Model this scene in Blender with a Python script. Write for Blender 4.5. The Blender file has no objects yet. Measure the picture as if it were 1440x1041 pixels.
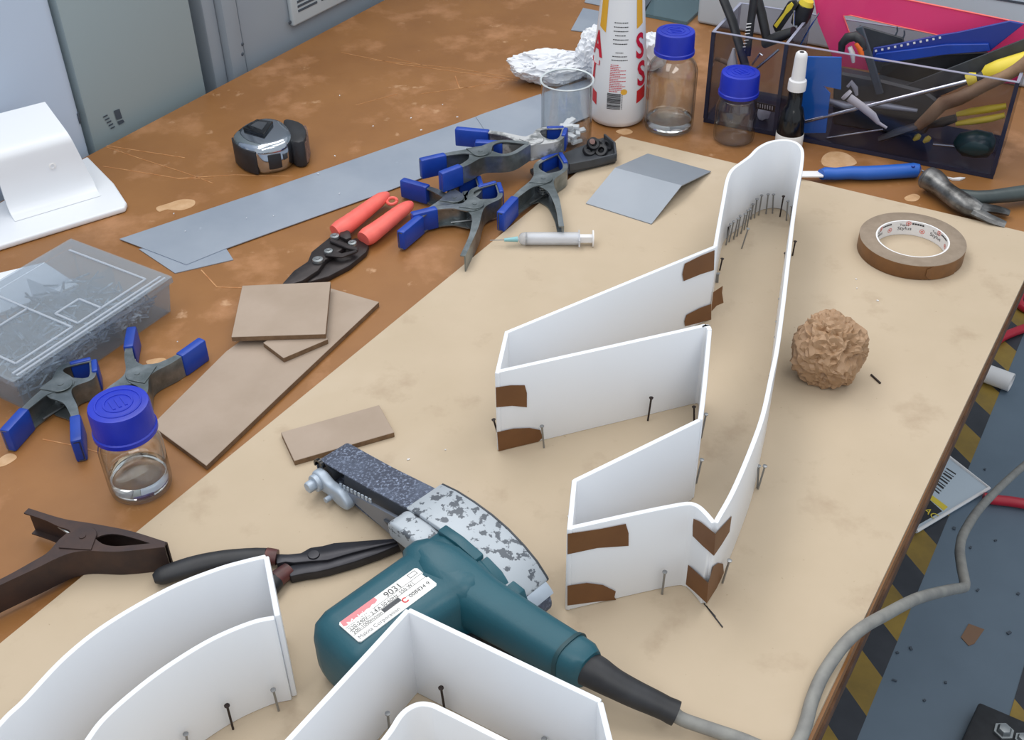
import bpy, bmesh, math, random
from mathutils import Vector, Matrix, noise
random.seed(7)
R = math.radians
sc = bpy.context.scene
C = sc.collection

# ------------------------------------------------------------------ camera
Z0 = 0.90                       # bench top above the floor
CH = 0.70                       # camera above the bench top
F, PITCH, ROLL = 1600.0, R(37.9), R(-1.03)
_c, _s, _cp, _sp = math.cos(ROLL), math.sin(ROLL), math.cos(PITCH), math.sin(PITCH)
cam = bpy.data.cameras.new('camera'); cam.sensor_width = 36; cam.lens = F*36/1440
cam.clip_start = .02; cam.clip_end = 40
camo = bpy.data.objects.new('camera', cam); C.objects.link(camo)
camo.matrix_world = Matrix(((_c, -_s, 0, 0),
                            (_s*_sp, _c*_sp, -_cp, 0),
                            (_s*_cp, _c*_cp, _sp, Z0+CH), (0, 0, 0, 1)))
sc.camera = camo
sc.cycles.transparent_max_bounces = 40

# ------------------------------------------------------------------ light
w = bpy.data.worlds.new('room_light'); sc.world = w; w.use_nodes = True
bg = w.node_tree.nodes['Background']; bg.inputs[0].default_value = (.86, .93, 1, 1); bg.inputs[1].default_value = .74
def area(name, loc, sx, sy, power, rz=0, col=(1, .97, .93)):
    l = bpy.data.lights.new(name, 'AREA'); l.shape = 'RECTANGLE'; l.size = sx; l.size_y = sy
    l.energy = power; l.color = col
    o = bpy.data.objects.new(name, l); C.objects.link(o); o.location = loc; o.rotation_euler = (0, 0, rz)
area('ceiling_tube_light', (-.35, 2.1, 2.9), 2.2, .9, 26, R(58))
area('ceiling_tube_light', (1.1, 1.5, 2.9), 2.2, .9, 16, R(58))
area('ceiling_tube_light', (-.9, .2, 2.9), 2.2, .9, 16, R(58))
area('ceiling_tube_light', (.3, -1.1, 2.9), 2.2, .9, 24, R(58))
sc.view_settings.view_transform = 'Standard'; sc.view_settings.look = 'None'
sc.view_settings.gamma = 1; sc.view_settings.exposure = -.13; sc.view_settings.use_curve_mapping = False

# ------------------------------------------------------------------ camera-model helpers (pixel of the 1440x1041 frame + height -> point on a real plane)
def ray(px, py):
    x = (px-720)/F; y = -(py-520.5)/F
    x, y = _c*x-_s*y, _s*x+_c*y
    return Vector((x, _cp+y*_sp, -_sp+y*_cp))
def at(px, py, h=0):
    d = ray(px, py); t = (h-CH)/d.z
    return Vector((d.x*t, d.y*t, Z0+h))
def at2(px, py, h=0): return at(px, py, h).to_2d()
def on_wall(px, py, A, B, off=0):
    "pixel ray onto the vertical plane through ground points A, B moved off towards the camera"
    A = Vector(A[:2]); B = Vector(B[:2]); n = Vector((-(B-A).y, (B-A).x)).normalized()
    if n.dot(-A) < 0: n = -n
    A = A+n*off
    d = ray(px, py); t = n.dot(A)/n.dot(d.to_2d())
    return Vector((d.x*t, d.y*t, Z0+CH+d.z*t))

# ------------------------------------------------------------------ materials
def srgb(r, g, b):
    f = lambda v: v/12.92 if v <= .04045 else ((v+.055)/1.055)**2.4
    return (f(r/255), f(g/255), f(b/255), 1)
def mat(name, col, rough=.5, metal=0, col2=None, scale=20, detail=4, lo=.35, hi=.65, bump=0, bscale=None, spec=.5,
        stretch=None, extra=None, coat=0):
    m = bpy.data.materials.new(name); m.use_nodes = True
    nt = m.node_tree; N = nt.nodes; L = nt.links; p = N['Principled BSDF']
    p.inputs['Base Color'].default_value = srgb(*col); p.inputs['Roughness'].default_value = rough
    p.inputs['Metallic'].default_value = metal; p.inputs['Specular IOR Level'].default_value = spec
    p.inputs['Coat Weight'].default_value = coat
    tc = N.new('ShaderNodeTexCoord'); src = tc.outputs['Object']
    if stretch:
        mp = N.new('ShaderNodeMapping'); mp.inputs['Scale'].default_value = stretch[:3]
        if len(stretch) > 3: mp.inputs['Rotation'].default_value = (0, 0, stretch[3])
        L.new(src, mp.inputs[0]); src = mp.outputs[0]
    def ramp_mix(base, c2, sca, det, l, h, seed=0, rough_=.6):
        nz = N.new('ShaderNodeTexNoise'); nz.inputs['Scale'].default_value = sca; nz.inputs['Detail'].default_value = det
        nz.inputs['Roughness'].default_value = rough_; nz.noise_dimensions = '4D'; nz.inputs['W'].default_value = seed
        L.new(src, nz.inputs['Vector'])
        rp = N.new('ShaderNodeValToRGB'); rp.color_ramp.elements[0].position = l; rp.color_ramp.elements[1].position = h
        L.new(nz.outputs[0], rp.inputs[0])
        mx = N.new('ShaderNodeMix'); mx.data_type = 'RGBA'
        L.new(rp.outputs[0], mx.inputs[0])
        if base is None: mx.inputs[6].default_value = srgb(*col)
        else: L.new(base, mx.inputs[6])
        mx.inputs[7].default_value = srgb(*c2)
        return mx.outputs[2]
    out = None
    if col2: out = ramp_mix(None, col2, scale, detail, lo, hi)
    for k, e in enumerate(extra or []): out = ramp_mix(out, e[0], e[1], e[2], e[3], e[4], k+3.3)
    if out is not None: L.new(out, p.inputs['Base Color'])
    if bump:
        nz = N.new('ShaderNodeTexNoise'); nz.inputs['Scale'].default_value = bscale or scale; nz.inputs['Detail'].default_value = 5
        L.new(src, nz.inputs['Vector'])
        b = N.new('ShaderNodeBump'); b.inputs['Strength'].default_value = bump; b.inputs['Distance'].default_value = .001
        L.new(nz.outputs[0], b.inputs['Height']); L.new(b.outputs[0], p.inputs['Normal'])
    return m
def glassy(name, tint, edge=(120, 130, 140), refl=.9, haze=0, hazecol=(220, 225, 230), rough=.03, ior=1.45, facing=.35):
    "thin clear sheet: tinted see-through, darker at grazing angles, glossy by fresnel, optional milky part"
    m = bpy.data.materials.new(name); m.use_nodes = True
    nt = m.node_tree; N = nt.nodes; L = nt.links; N.remove(N['Principled BSDF']); out = N['Material Output']
    tr = N.new('ShaderNodeBsdfTransparent'); gl = N.new('ShaderNodeBsdfGlossy'); gl.inputs['Roughness'].default_value = rough
    lw = N.new('ShaderNodeLayerWeight'); lw.inputs['Blend'].default_value = .5
    pw = N.new('ShaderNodeMath'); pw.operation = 'POWER'; pw.inputs[1].default_value = 1/facing; L.new(lw.outputs['Facing'], pw.inputs[0])
    mc = N.new('ShaderNodeMix'); mc.data_type = 'RGBA'; mc.inputs[6].default_value = srgb(*tint); mc.inputs[7].default_value = srgb(*edge)
    L.new(pw.outputs[0], mc.inputs[0]); L.new(mc.outputs[2], tr.inputs[0])
    f0 = ((ior-1)/(ior+1))**2
    p5 = N.new('ShaderNodeMath'); p5.operation = 'POWER'; p5.inputs[1].default_value = 5; L.new(lw.outputs['Facing'], p5.inputs[0])
    mu = N.new('ShaderNodeMath'); mu.operation = 'MULTIPLY_ADD'; mu.inputs[1].default_value = (1-f0)*refl; mu.inputs[2].default_value = f0*refl; L.new(p5.outputs[0], mu.inputs[0])
    cur = tr.outputs[0]
    if haze:
        df = N.new('ShaderNodeBsdfDiffuse'); df.inputs[0].default_value = srgb(*hazecol)
        tl = N.new('ShaderNodeBsdfTranslucent'); tl.inputs[0].default_value = srgb(*hazecol)
        ad = N.new('ShaderNodeMixShader'); ad.inputs[0].default_value = .4; L.new(df.outputs[0], ad.inputs[1]); L.new(tl.outputs[0], ad.inputs[2])
        mh = N.new('ShaderNodeMixShader'); mh.inputs[0].default_value = haze; L.new(cur, mh.inputs[1]); L.new(ad.outputs[0], mh.inputs[2]); cur = mh.outputs[0]
    ms = N.new('ShaderNodeMixShader'); L.new(mu.outputs[0], ms.inputs[0]); L.new(cur, ms.inputs[1]); L.new(gl.outputs[0], ms.inputs[2])
    L.new(ms.outputs[0], out.inputs[0])
    return m
M = {}
M['bench'] = mat('orange_varnished_ply', (150, 104, 58), .42, 0, (132, 88, 46), 9, 6, .3, .75, .05, 300,
                 extra=[((172, 124, 84), 14, 9, .55, .70), ((192, 152, 116), 34, 9, .64, .74)])
M['bench_edge'] = mat('worn_brown_edge', (112, 78, 52), .7, 0, (72, 48, 32), 40, 6, .35, .65, .3, 120)
M['mdf'] = mat('raw_mdf', (190, 173, 150), .75, 0, (181, 164, 140), 7, 6, .3, .7, .04, 400,
               extra=[((164, 144, 121), 22, 7, .56, .8), ((194, 179, 158), 5, 4, .55, .75), ((158, 138, 114), 170, 3, .69, .74)])
M['mdf_edge'] = mat('mdf_cut_edge', (126, 100, 74), .85, 0, (104, 80, 58), 120, 4)
M['mdf2'] = mat('grey_brown_mdf', (166, 149, 134), .7, 0, (156, 139, 123), 14, 6, .35, .65, .04, 300)
M['white'] = mat('white_acrylic', (234, 237, 242), .28, 0, (229, 233, 239), 4, 2, .3, .7)
M['brown_tape'] = mat('brown_paper_tape', (116, 76, 40), .55, 0, (104, 66, 34), 40, 4, .3, .7)
M['tape_side'] = mat('tape_roll_side', (146, 131, 115), .7, 0, (134, 119, 103), 90, 4)
M['tape_out'] = mat('tape_roll_outside', (126, 86, 48), .5, 0, (112, 76, 44), 60, 3)
M['card'] = mat('white_card', (226, 226, 228), .7)
M['paper'] = mat('crumpled_brown_paper', (166, 134, 104), .5, 0, (154, 122, 92), 30, 4)
M['tissue'] = mat('white_tissue', (222, 225, 231), .9)
M['steel'] = mat('galvanised_sheet', (162, 171, 184), .42, .3, (150, 160, 175), 9, 6, .35, .65,
                 extra=[((185, 194, 204), 30, 6, .66, .74)])
M['steel_bright'] = mat('brushed_sheet', (150, 157, 167), .5, .3, (140, 148, 158), 6, 4, .35, .65)
M['clamp'] = mat('grey_clamp_steel', (150, 157, 160), .3, .75, (104, 112, 114), 30, 7, .38, .62, .15, 200, extra=[((206, 210, 212), 26, 8, .66, .72)])
M['clamp_splat'] = mat('paint_splattered_steel', (120, 124, 126), .5, .5, (196, 198, 200), 45, 6, .45, .56, .1, 200)
M['rust'] = mat('rusty_dark_steel', (58, 48, 48), .5, .45, (76, 58, 52), 40, 6, .4, .7, .15, 150)
M['blue_rubber'] = mat('blue_vinyl', (20, 66, 168), .42, 0, (18, 56, 148), 25, 3)
M['blue_cap'] = mat('blue_cap_plastic', (24, 46, 182), .38, 0, (20, 40, 164), 20, 3, bump=.05, bscale=200)
M['blue_handle'] = mat('blue_handle_plastic', (32, 92, 182), .4)
M['blue_sheet'] = mat('bright_blue_plastic', (40, 132, 236), .45)
M['navy'] = mat('navy_plastic', (32, 54, 140), .4)
M['red_grip'] = mat('coral_red_grip', (240, 112, 100), .45, 0, (230, 98, 90), 30, 3)
M['dark_iron'] = mat('blackened_iron', (62, 56, 56), .45, .5, (46, 42, 44), 60, 5, .35, .65, .1, 200)
M['bolt'] = mat('zinc_bolt', (150, 155, 158), .35, .8)
M['chrome'] = mat('chrome_plastic', (190, 196, 204), .12, 1)
M['black'] = mat('black_rubber', (30, 31, 35), .5, 0, (40, 42, 47), 60, 4)
M['black_gloss'] = mat('black_gloss', (16, 18, 22), .15)
M['dark_grey'] = mat('dark_grey_plastic', (66, 70, 76), .45, 0, (52, 56, 62), 40, 4)
M['iron_hammer'] = mat('worn_hammer_steel', (138, 138, 138), .34, .75, (62, 62, 62), 45, 6, .35, .65, .3, 100)
M['hammer_handle'] = mat('green_grey_handle', (74, 84, 84), .4, .2, (60, 68, 70), 30, 3)
M['nail'] = mat('bright_nail', (150, 152, 154), .35, .8)
M['nail_dark'] = mat('dark_nail', (46, 36, 34), .5, .4)
M['teal'] = mat('teal_tool_plastic', (24, 78, 92), .42, 0, (34, 90, 104), 12, 6, .4, .8, .12, 500,
                extra=[((78, 122, 132), 30, 7, .68, .85)])
M['teal_dark'] = mat('dark_teal_plastic', (22, 62, 70), .5)
M['cover'] = mat('chipped_grey_paint', (172, 180, 188), .45, .2, (90, 96, 104), 120, 8, .535, .56)
M['cast'] = mat('pale_grey_casting', (178, 190, 204), .45, .3, (160, 172, 186), 30, 3)
M['abrasive'] = mat('abrasive_belt', (66, 72, 88), .8, 0, (140, 152, 176), 420, 6, .50, .66, .6, 900,
                    extra=[((92, 102, 122), 25, 4, .45, .7)])
M['arm'] = mat('grey_arm_plate', (128, 134, 146), .4, .6)
M['cord'] = mat('grey_power_cord', (138, 138, 134), .55, 0, (120, 120, 118), 60, 3)
M['label'] = mat('white_label', (232, 232, 230), .4)
M['ink'] = mat('black_ink', (48, 48, 52), .6)
M['ink_red'] = mat('faded_red_ink', (214, 132, 138), .5)
M['red'] = mat('red_print', (196, 28, 56), .4)
M['redblock'] = mat('red_print_block', (200, 40, 44), .4)
M['yellow_print'] = mat('yellow_print', (222, 168, 52), .4)
M['bottle_white'] = mat('white_bottle_plastic', (226, 228, 232), .3)
M['glass'] = glassy('clear_glass', (250, 251, 251), (128, 138, 142), 1.0, facing=.2, ior=1.75)
M['water'] = mat('clear_water', (250, 252, 252), 0)
M['water'].node_tree.nodes['Principled BSDF'].inputs['Transmission Weight'].default_value = 1
M['water'].node_tree.nodes['Principled BSDF'].inputs['IOR'].default_value = 1.33
M['acrylic'] = glassy('smoky_clear_acrylic', (234, 233, 237), (160, 160, 178), .8)
M['acrylic_edge'] = glassy('navy_acrylic_edge', (112, 112, 140), (66, 68, 100), .8, haze=.45, hazecol=(84, 88, 118))
M['frosted'] = glassy('frosted_polypropylene', (240, 243, 246), (205, 210, 216), .6, haze=.17, hazecol=(224, 230, 236), rough=.25)
M['frosted_lid'] = glassy('frosted_lid_plastic', (238, 242, 246), (200, 206, 212), .6, haze=.23, hazecol=(222, 230, 236), rough=.25)
M['syringe'] = glassy('clear_syringe', (242, 244, 248), (190, 196, 202), .8, haze=.5, hazecol=(238, 241, 246))
M['pink'] = glassy('fluorescent_pink_acrylic', (255, 120, 180), (255, 120, 120), .6, haze=.85, hazecol=(248, 98, 160))
M['pink_edge'] = mat('glowing_pink_edge', (255, 120, 110), .4)
M['glass_sheet'] = glassy('pale_glass_sheet', (190, 215, 222), (130, 165, 178), 1, haze=.35, hazecol=(150, 178, 190))
M['yellow'] = mat('yellow_grip', (222, 200, 62), .45)
M['wood_handle'] = mat('worn_wood_handle', (150, 120, 92), .6, 0, (120, 92, 68), 40, 5)
M['teal_handle'] = mat('green_black_handle', (28, 62, 66), .3)
M['orange'] = mat('orange_plastic', (236, 112, 40), .45)
M['floor'] = mat('painted_floor', (102, 119, 135), .5, 0, (90, 107, 123), 3, 5, .35, .65, .05, 60,
                 extra=[((70, 82, 94), 22, 5, .72, .74), ((150, 160, 168), 23, 6, .74, .76)])
M['haz_y'] = mat('hazard_yellow', (150, 124, 52), .6, 0, (126, 104, 48), 14, 5)
M['haz_b'] = mat('hazard_black', (44, 48, 56), .6, 0, (56, 60, 68), 14, 5)
M['hose'] = mat('red_air_hose', (178, 32, 54), .4)
M['pale_grey'] = mat('pale_grey_paint', (192, 206, 218), .45, 0, (186, 200, 213), 2, 2)
M['cab_blue'] = mat('pale_blue_enamel', (192, 208, 228), .35, 0, (186, 202, 224), 2, 2)
M['cab_green'] = mat('green_grey_enamel', (154, 168, 172), .4, 0, (148, 163, 168), 2, 2)
M['cab_grey'] = mat('grey_enamel', (148, 158, 168), .45, 0, (140, 150, 162), 3, 3)
M['gap'] = mat('dark_gap_and_trim', (70, 80, 92), .6)  # the gap's shade put into a colour; also plain dark trim and print
M['vent'] = mat('pale_vent_plastic', (186, 198, 206), .4)
M['wall'] = mat('painted_wall', (190, 198, 204), .7)
M['leg'] = mat('bench_leg_paint', (84, 92, 98), .6)

# ------------------------------------------------------------------ mesh builder
def cr(pts, n=8, closed=False):
    "Catmull-Rom through pts"
    P = [Vector(p) for p in pts]; out = []
    m = len(P)
    for i in range(m if closed else m-1):
        p1, p2 = P[i], P[(i+1) % m]
        p0 = P[i-1] if (i or closed) else p1*2-p2
        p3 = P[(i+2) % m] if (i+2 < m or closed) else p2*2-p1
        for k in range(n):
            t = k/n
            out.append(.5*((2*p1)+(p2-p0)*t+(2*p0-5*p1+4*p2-p3)*t*t+(3*p1-p0-3*p2+p3)*t**3))
    if not closed: out.append(P[-1])
    return out
def area2(p): return sum(p[i][0]*p[(i+1) % len(p)][1]-p[(i+1) % len(p)][0]*p[i][1] for i in range(len(p)))
class MB:
    def __init__(s): s.b = bmesh.new()
    def ring_solid(s, lo, hi):
        "closed solid between two matching rings of points"
        b = s.b; A = [b.verts.new(p) for p in lo]; B = [b.verts.new(p) for p in hi]; n = len(A)
        for i in range(n): b.faces.new((A[i], A[(i+1) % n], B[(i+1) % n], B[i]))
        b.faces.new(A[::-1]); b.faces.new(B)
        return s
    def prism(s, poly, z0, z1):
        p = [tuple(v)[:2] for v in poly]
        if area2(p) < 0: p = p[::-1]
        return s.ring_solid([(x, y, z0) for x, y in p], [(x, y, z1) for x, y in p])
    def taper(s, lo, z0, hi, z1):
        if area2(lo) < 0: lo, hi = lo[::-1], hi[::-1]
        return s.ring_solid([(p[0], p[1], z0) for p in lo], [(p[0], p[1], z1) for p in hi])
    def box(s, c, size, m=None):
        x, y, z = size[0]/2, size[1]/2, size[2]/2
        m = m or Matrix.Identity(3)
        q = [(-x, -y), (x, -y), (x, y), (-x, y)]; c = Vector(c)
        return s.ring_solid([c+m @ Vector((a, b_, -z)) for a, b_ in q], [c+m @ Vector((a, b_, z)) for a, b_ in q])
    def loft(s, rings, cap=True):
        b = s.b; V = [[b.verts.new(p) for p in r] for r in rings]; n = len(V[0])
        for A, B in zip(V, V[1:]):
            for i in range(n): b.faces.new((A[i], A[(i+1) % n], B[(i+1) % n], B[i]))
        if cap: b.faces.new(V[0][::-1]); b.faces.new(V[-1])
        return s
    def tube(s, pts, r, seg=10, flat=1.0, up=None):
        "swept round (or flattened: vertical radius r*flat) bar"
        P = [Vector(p) for p in pts]; n = len(P); rings = []; prev = None
        for i in range(n):
            t = (P[min(i+1, n-1)]-P[max(i-1, 0)]).normalized()
            if prev is None:
                u = Vector(up) if up else Vector((0, 0, 1))
                if abs(t.dot(u)) > .95: u = Vector((1, 0, 0))
            else: u = prev
            u = (u-t*u.dot(t)).normalized(); v = t.cross(u); prev = u
            ri = r[i] if hasattr(r, '__len__') else r
            rings.append([P[i]+(v*math.cos(a)+u*math.sin(a)*flat)*ri for a in [2*math.pi*k/seg for k in range(seg)]])
        return s.loft(rings)
    def lathe(s, prof, c=(0, 0, 0), seg=32, axis=None):
        b = s.b; c = Vector(c); m = Vector((0, 0, 1)).rotation_difference(Vector(axis)).to_matrix() if axis is not None else Matrix.Identity(3)
        prev = None
        for r, z in prof:
            if r < 1e-6: ring = [b.verts.new(c+m @ Vector((0, 0, z)))]
            else: ring = [b.verts.new(c+m @ Vector((r*math.cos(2*math.pi*k/seg), r*math.sin(2*math.pi*k/seg), z))) for k in range(seg)]
            if prev:
                if len(prev) == 1 and len(ring) > 1:
                    for k in range(seg): b.faces.new((prev[0], ring[(k+1) % seg], ring[k]))
                elif len(ring) == 1 and len(prev) > 1:
                    for k in range(seg): b.faces.new((prev[k], prev[(k+1) % seg], ring[0]))
                elif len(ring) > 1:
                    for k in range(seg): b.faces.new((prev[k], prev[(k+1) % seg], ring[(k+1) % seg], ring[k]))
            prev = ring
        return s
    def cyl(s, a, b_, r, seg=14, r2=None):
        return s.tube([a, b_], [r, r if r2 is None else r2], seg)
    def strip(s, out, inn, z0, z1):
        "solid between two matching 2D curves"
        rings = [[(o[0], o[1], z0), (i[0], i[1], z0), (i[0], i[1], z1), (o[0], o[1], z1)] for o, i in zip(out, inn)]
        return s.loft(rings)
    def band(s, path, t, z0, z1, side=0):
        "upright wall of thickness t along an open path; side 0 centred, +1 left, -1 right"
        P = [Vector(p[:2]) for p in path]; n = len(P); A = []; B = []
        for i in range(n):
            d1 = (P[i]-P[i-1]).normalized() if i else None
            d2 = (P[i+1]-P[i]).normalized() if i < n-1 else None
            n1 = Vector((-d1.y, d1.x)) if d1 else None; n2 = Vector((-d2.y, d2.x)) if d2 else None
            nn = n1 if n2 is None else n2 if n1 is None else (n1+n2).normalized()
            k = 1 if n1 is None or n2 is None else 1/max(.35, nn.dot(n2))
            A.append(P[i]+nn*t*k*(.5+side*.5)); B.append(P[i]-nn*t*k*(.5-side*.5))
        return s.strip(A, B, z0, z1)
    def bevel(s, wd, seg=2, ang=30):
        b = s.b; bmesh.ops.recalc_face_normals(b, faces=b.faces)
        es = [e for e in b.edges if len(e.link_faces) == 2 and e.calc_face_angle(0) > R(ang)]
        bmesh.ops.bevel(b, geom=es, offset=wd, segments=seg, profile=.5, affect='EDGES', clamp_overlap=True)
        return s
    def xf(s, m):
        bmesh.ops.transform(s.b, matrix=m, verts=s.b.verts); return s
    def build(s, name, m, parent=None, smooth=35, loc=None):
        b = s.b; bmesh.ops.recalc_face_normals(b, faces=b.faces)
        if parent is not None: o0 = parent.matrix_world.translation if parent.parent is None else Vector(parent['_w'])
        else:
            if loc is None:
                xs = [v.co for v in b.verts]
                loc = (sum(v.x for v in xs)/len(xs), sum(v.y for v in xs)/len(xs), min(v.z for v in xs))
            o0 = Vector(loc)
        bmesh.ops.translate(b, verts=b.verts, vec=-o0)
        me = bpy.data.meshes.new(name); b.to_mesh(me); b.free()
        if smooth:
            me.shade_smooth(); me.set_sharp_from_angle(angle=R(smooth))
        me.materials.append(M[m] if isinstance(m, str) else m)
        o = bpy.data.objects.new(name, me); C.objects.link(o)
        if parent is not None: o.parent = parent; o['_w'] = tuple(o0)
        else: o.location = o0; o.matrix_world = Matrix.Translation(o0); o['_w'] = tuple(o0)
        return o
def tag(o, label, cat, group=None, kind=None):
    o['label'] = label; o['category'] = cat
    if group: o['group'] = group
    if kind: o['kind'] = kind
    return o
def thing(name, label, cat, loc, group=None):
    o = bpy.data.objects.new(name, None); C.objects.link(o); o.location = loc
    o.matrix_world = Matrix.Translation(Vector(loc)); o.empty_display_size = .01
    return tag(o, label, cat, group)
def copy(o, loc=None):
    c = o.copy(); C.objects.link(c)
    if loc is not None: c.location = loc
    return c
_tc = {}
def text_geo(txt, size, bold=0):
    "flat triangles of a string, left-bottom at origin"
    k = (txt, size, bold)
    if k not in _tc:
        cu = bpy.data.curves.new('txt', 'FONT'); cu.body = txt; cu.size = size; cu.resolution_u = 3; cu.offset = bold
        o = bpy.data.objects.new('txt', cu); C.objects.link(o)
        dg = bpy.context.evaluated_depsgraph_get(); dg.update()
        ev = o.evaluated_get(dg); me = ev.to_mesh()
        _tc[k] = ([tuple(v.co[:2]) for v in me.vertices], [tuple(p.vertices) for p in me.polygons])
        ev.to_mesh_clear(); bpy.data.objects.remove(o); bpy.data.curves.remove(cu)
    return _tc[k]
def add_text(mb, txt, size, fn, bold=0):
    vs, fs = text_geo(txt, size, bold)
    if not vs: return 0
    V = [mb.b.verts.new(fn(x, y)) for x, y in vs]
    for f in fs:
        try: mb.b.faces.new([V[i] for i in f])
        except ValueError: pass
    return max(v[0] for v in vs)
def quad(mb, pts):
    mb.b.faces.new([mb.b.verts.new(p) for p in pts])
def struct(o, kind='structure'):
    o['kind'] = kind; return o

# ------------------------------------------------------------------ bench, floor, walls
U = Vector((.53, .848)).normalized(); V2 = Vector((U.y, -U.x))      # along and across the bench
def bl(u, v): return U*u+V2*v
def uv(p): return p[0]*U.x+p[1]*U.y, p[0]*V2.x+p[1]*V2.y
eL = uv(at2(225, 166))[1]; eR = uv(at2(1299.5, 691, .006))[1]+.001   # v of the two long edges
u0, u1 = -.12, 2.25
struct(MB().box((.2, 1.6, -.05), (9, 9, .1)).build('floor', 'floor'))
bench = thing('workbench', 'long orange-brown varnished workbench with a scratched top and worn edges', 'workbench',
              (*bl(1, (eL+eR)/2), 0))
P4 = [bl(u0, eL), bl(u0, eR), bl(u1, eR), bl(u1, eL)]
MB().prism(P4, Z0-.018, Z0).build('tabletop', 'bench', bench)
MB().prism([bl(u0, eR-.004), bl(u0, eR+.002), bl(u1, eR+.002), bl(u1, eR-.004)], Z0-.040, Z0-.0185).build('edge_strip', 'bench_edge', bench)
MB().prism([bl(u0, eL-.002), bl(u0, eL+.004), bl(u1, eL+.004), bl(u1, eL-.002)], Z0-.040, Z0-.0185).build('edge_strip', 'bench_edge', bench)
for u in (u0+.12, u1-.12):
    for v in (eL+.12, eR-.20):
        MB().prism([bl(u-.035, v-.035), bl(u+.035, v-.035), bl(u+.035, v+.035), bl(u-.035, v+.035)], 0, Z0-.018).build('leg', 'leg', bench)
for v in (eL+.12, eR-.20):
    MB().prism([bl(u0+.16, v-.02), bl(u1-.16, v-.02), bl(u1-.16, v+.02), bl(u0+.16, v+.02)], Z0-.11, Z0-.019).build('rail', 'leg', bench)
# pale stains and long scratches worn into the varnish
M['stain'] = mat('pale_glue_stain', (204, 168, 130), .6, 0, (186, 146, 104), 60, 5)
M['scr'] = mat('varnish_scratch', (190, 142, 96), .6, 0, (168, 112, 66), 70, 3, .4, .6)
def blob(pts, name='stain', m='stain', h=.0004, par=bench, z=0):
    q = cr([at2(x, y, z) for x, y in pts], 4, True)
    MB().prism(q, Z0+z, Z0+z+h).build(name, m, par, 0)
blob([(220, 292), (235, 287), (255, 281), (273, 282), (272, 290), (255, 296), (235, 295), (224, 298)])
blob([(1156, 222), (1168, 214), (1190, 216), (1205, 230), (1180, 236), (1158, 233)])
blob([(1272, 278), (1285, 273), (1294, 277), (1288, 283), (1276, 283)])
blob([(866, 185), (880, 181), (890, 186), (878, 190)])
blob([(0, 645), (14, 638), (24, 644), (8, 655), (-4, 656)])
blob([(206, 508), (230, 504), (236, 512), (214, 516)])
def scratch(pts, wd=.0012):
    q = [at2(x, y, 0) for x, y in pts]
    MB().band(q, wd, Z0, Z0+.0003).build('scratch', 'scr', bench, 0)
for s_ in ([(480, 74), (560, 90), (650, 102), (728, 114)], [(520, 84), (640, 96), (740, 112)], [(150, 207), (200, 224), (260, 243), (300, 258)],
           [(145, 234), (215, 245), (250, 251), (330, 246), (412, 248)], [(592, 132), (650, 124), (722, 112)], [(250, 252), (300, 251)],
           [(283, 380), (305, 404), (342, 405)], [(545, 80), (600, 93)], [(60, 618), (110, 628), (150, 640)], [(640, 107), (646, 124), (668, 122)],
           [(500, 148), (530, 140), (560, 132)], [(150, 205), (260, 222)]):
    scratch(s_, random.choice((.0008, .0011, .0014)))

# hazard tape on the floor: every stripe a piece
def hazard(A, B, wd, name):
    A, B = Vector(A), Vector(B); d = (B-A).normalized(); n = Vector((d.y, -d.x)); L_ = (B-A).length
    root = thing(name, 'strip of black and yellow hazard tape stuck to the floor ' + name_hint[name], 'floor tape', (*((A+B)/2), 0), 'hazard tapes')
    k = 0; s_ = 0; st = .088; sl = .065
    while s_ < L_:
        q = [A+d*s_, A+d*(s_+st), A+d*(s_+st-sl)+n*wd, A+d*(s_-sl)+n*wd]
        MB().prism(q, .0002, .0012).build('stripe', 'haz_y' if k % 2 else 'haz_b', root, 0)
        s_ += st; k += 1
    return root
name_hint = {'hazard_tape': 'directly below the bench edge', 'floor_tape': 'near the black bolted foot'}
q0, q1 = at2(1205, 1041, -.9), at2(1345, 700, -.9); dd = (q1-q0).normalized()
n_in = Vector((-dd.y, dd.x)) * .078
hazard(q0-dd*.5+n_in*1.0, q1+dd*1.2+n_in, .078, 'hazard_tape')
q0, q1 = at2(1426, 985, -.9), at2(1440, 925, -.9)
hazard(q0-dd*.35, q0+dd*.9, .078, 'floor_tape')

BT = .006
# cabinets and wall behind the left edge
uA, uB, uC, uD = [uv(at2(x, y))[0] for x, y in ((147, 207), (303, 123), (322, 113), (362, 93))]
vb = eL-.02
def slab(ua, ub, va, vb_, z0, z1, bev=0, seg=3):
    m = MB().prism([bl(ua, va), bl(ub, va), bl(ub, vb_), bl(ua, vb_)], z0, z1)
    return m.bevel(bev, seg) if bev else m
cb = thing('tall_cabinet', 'pale blue enamelled tall cabinet with a rounded corner behind the bench', 'cabinet', (*bl(uA-.35, vb-.3), 0))
slab(uA-.75, uA-.004, vb-.55, vb, .03, 1.75, .018, 6).build('body', 'cab_blue', cb)
slab(uA-.72, uA-.03, vb-.52, vb-.03, 0, .03).build('plinth', 'gap', cb)
ba_ = R(46); bc_ = bl(uA-.004-.018+.0185*math.sin(ba_), vb-.018+.0185*math.cos(ba_)); bt_ = (U*math.cos(ba_)-V2*math.sin(ba_)); bn_ = (U*math.sin(ba_)+V2*math.cos(ba_))
MB().prism([bc_+bt_*x+bn_*y for x, y in ((-.0055, -.0015), (.0055, -.0015), (.0055, .001), (-.0055, .001))], Z0+.034, Z0+.049).bevel(.002, 2).build('badge', 'gap', cb)
cb = thing('grey_cabinet', 'green-grey metal cabinet with small dark labels low on its front', 'cabinet', (*bl((uA+uB)/2, vb-.3), 0))
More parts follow.
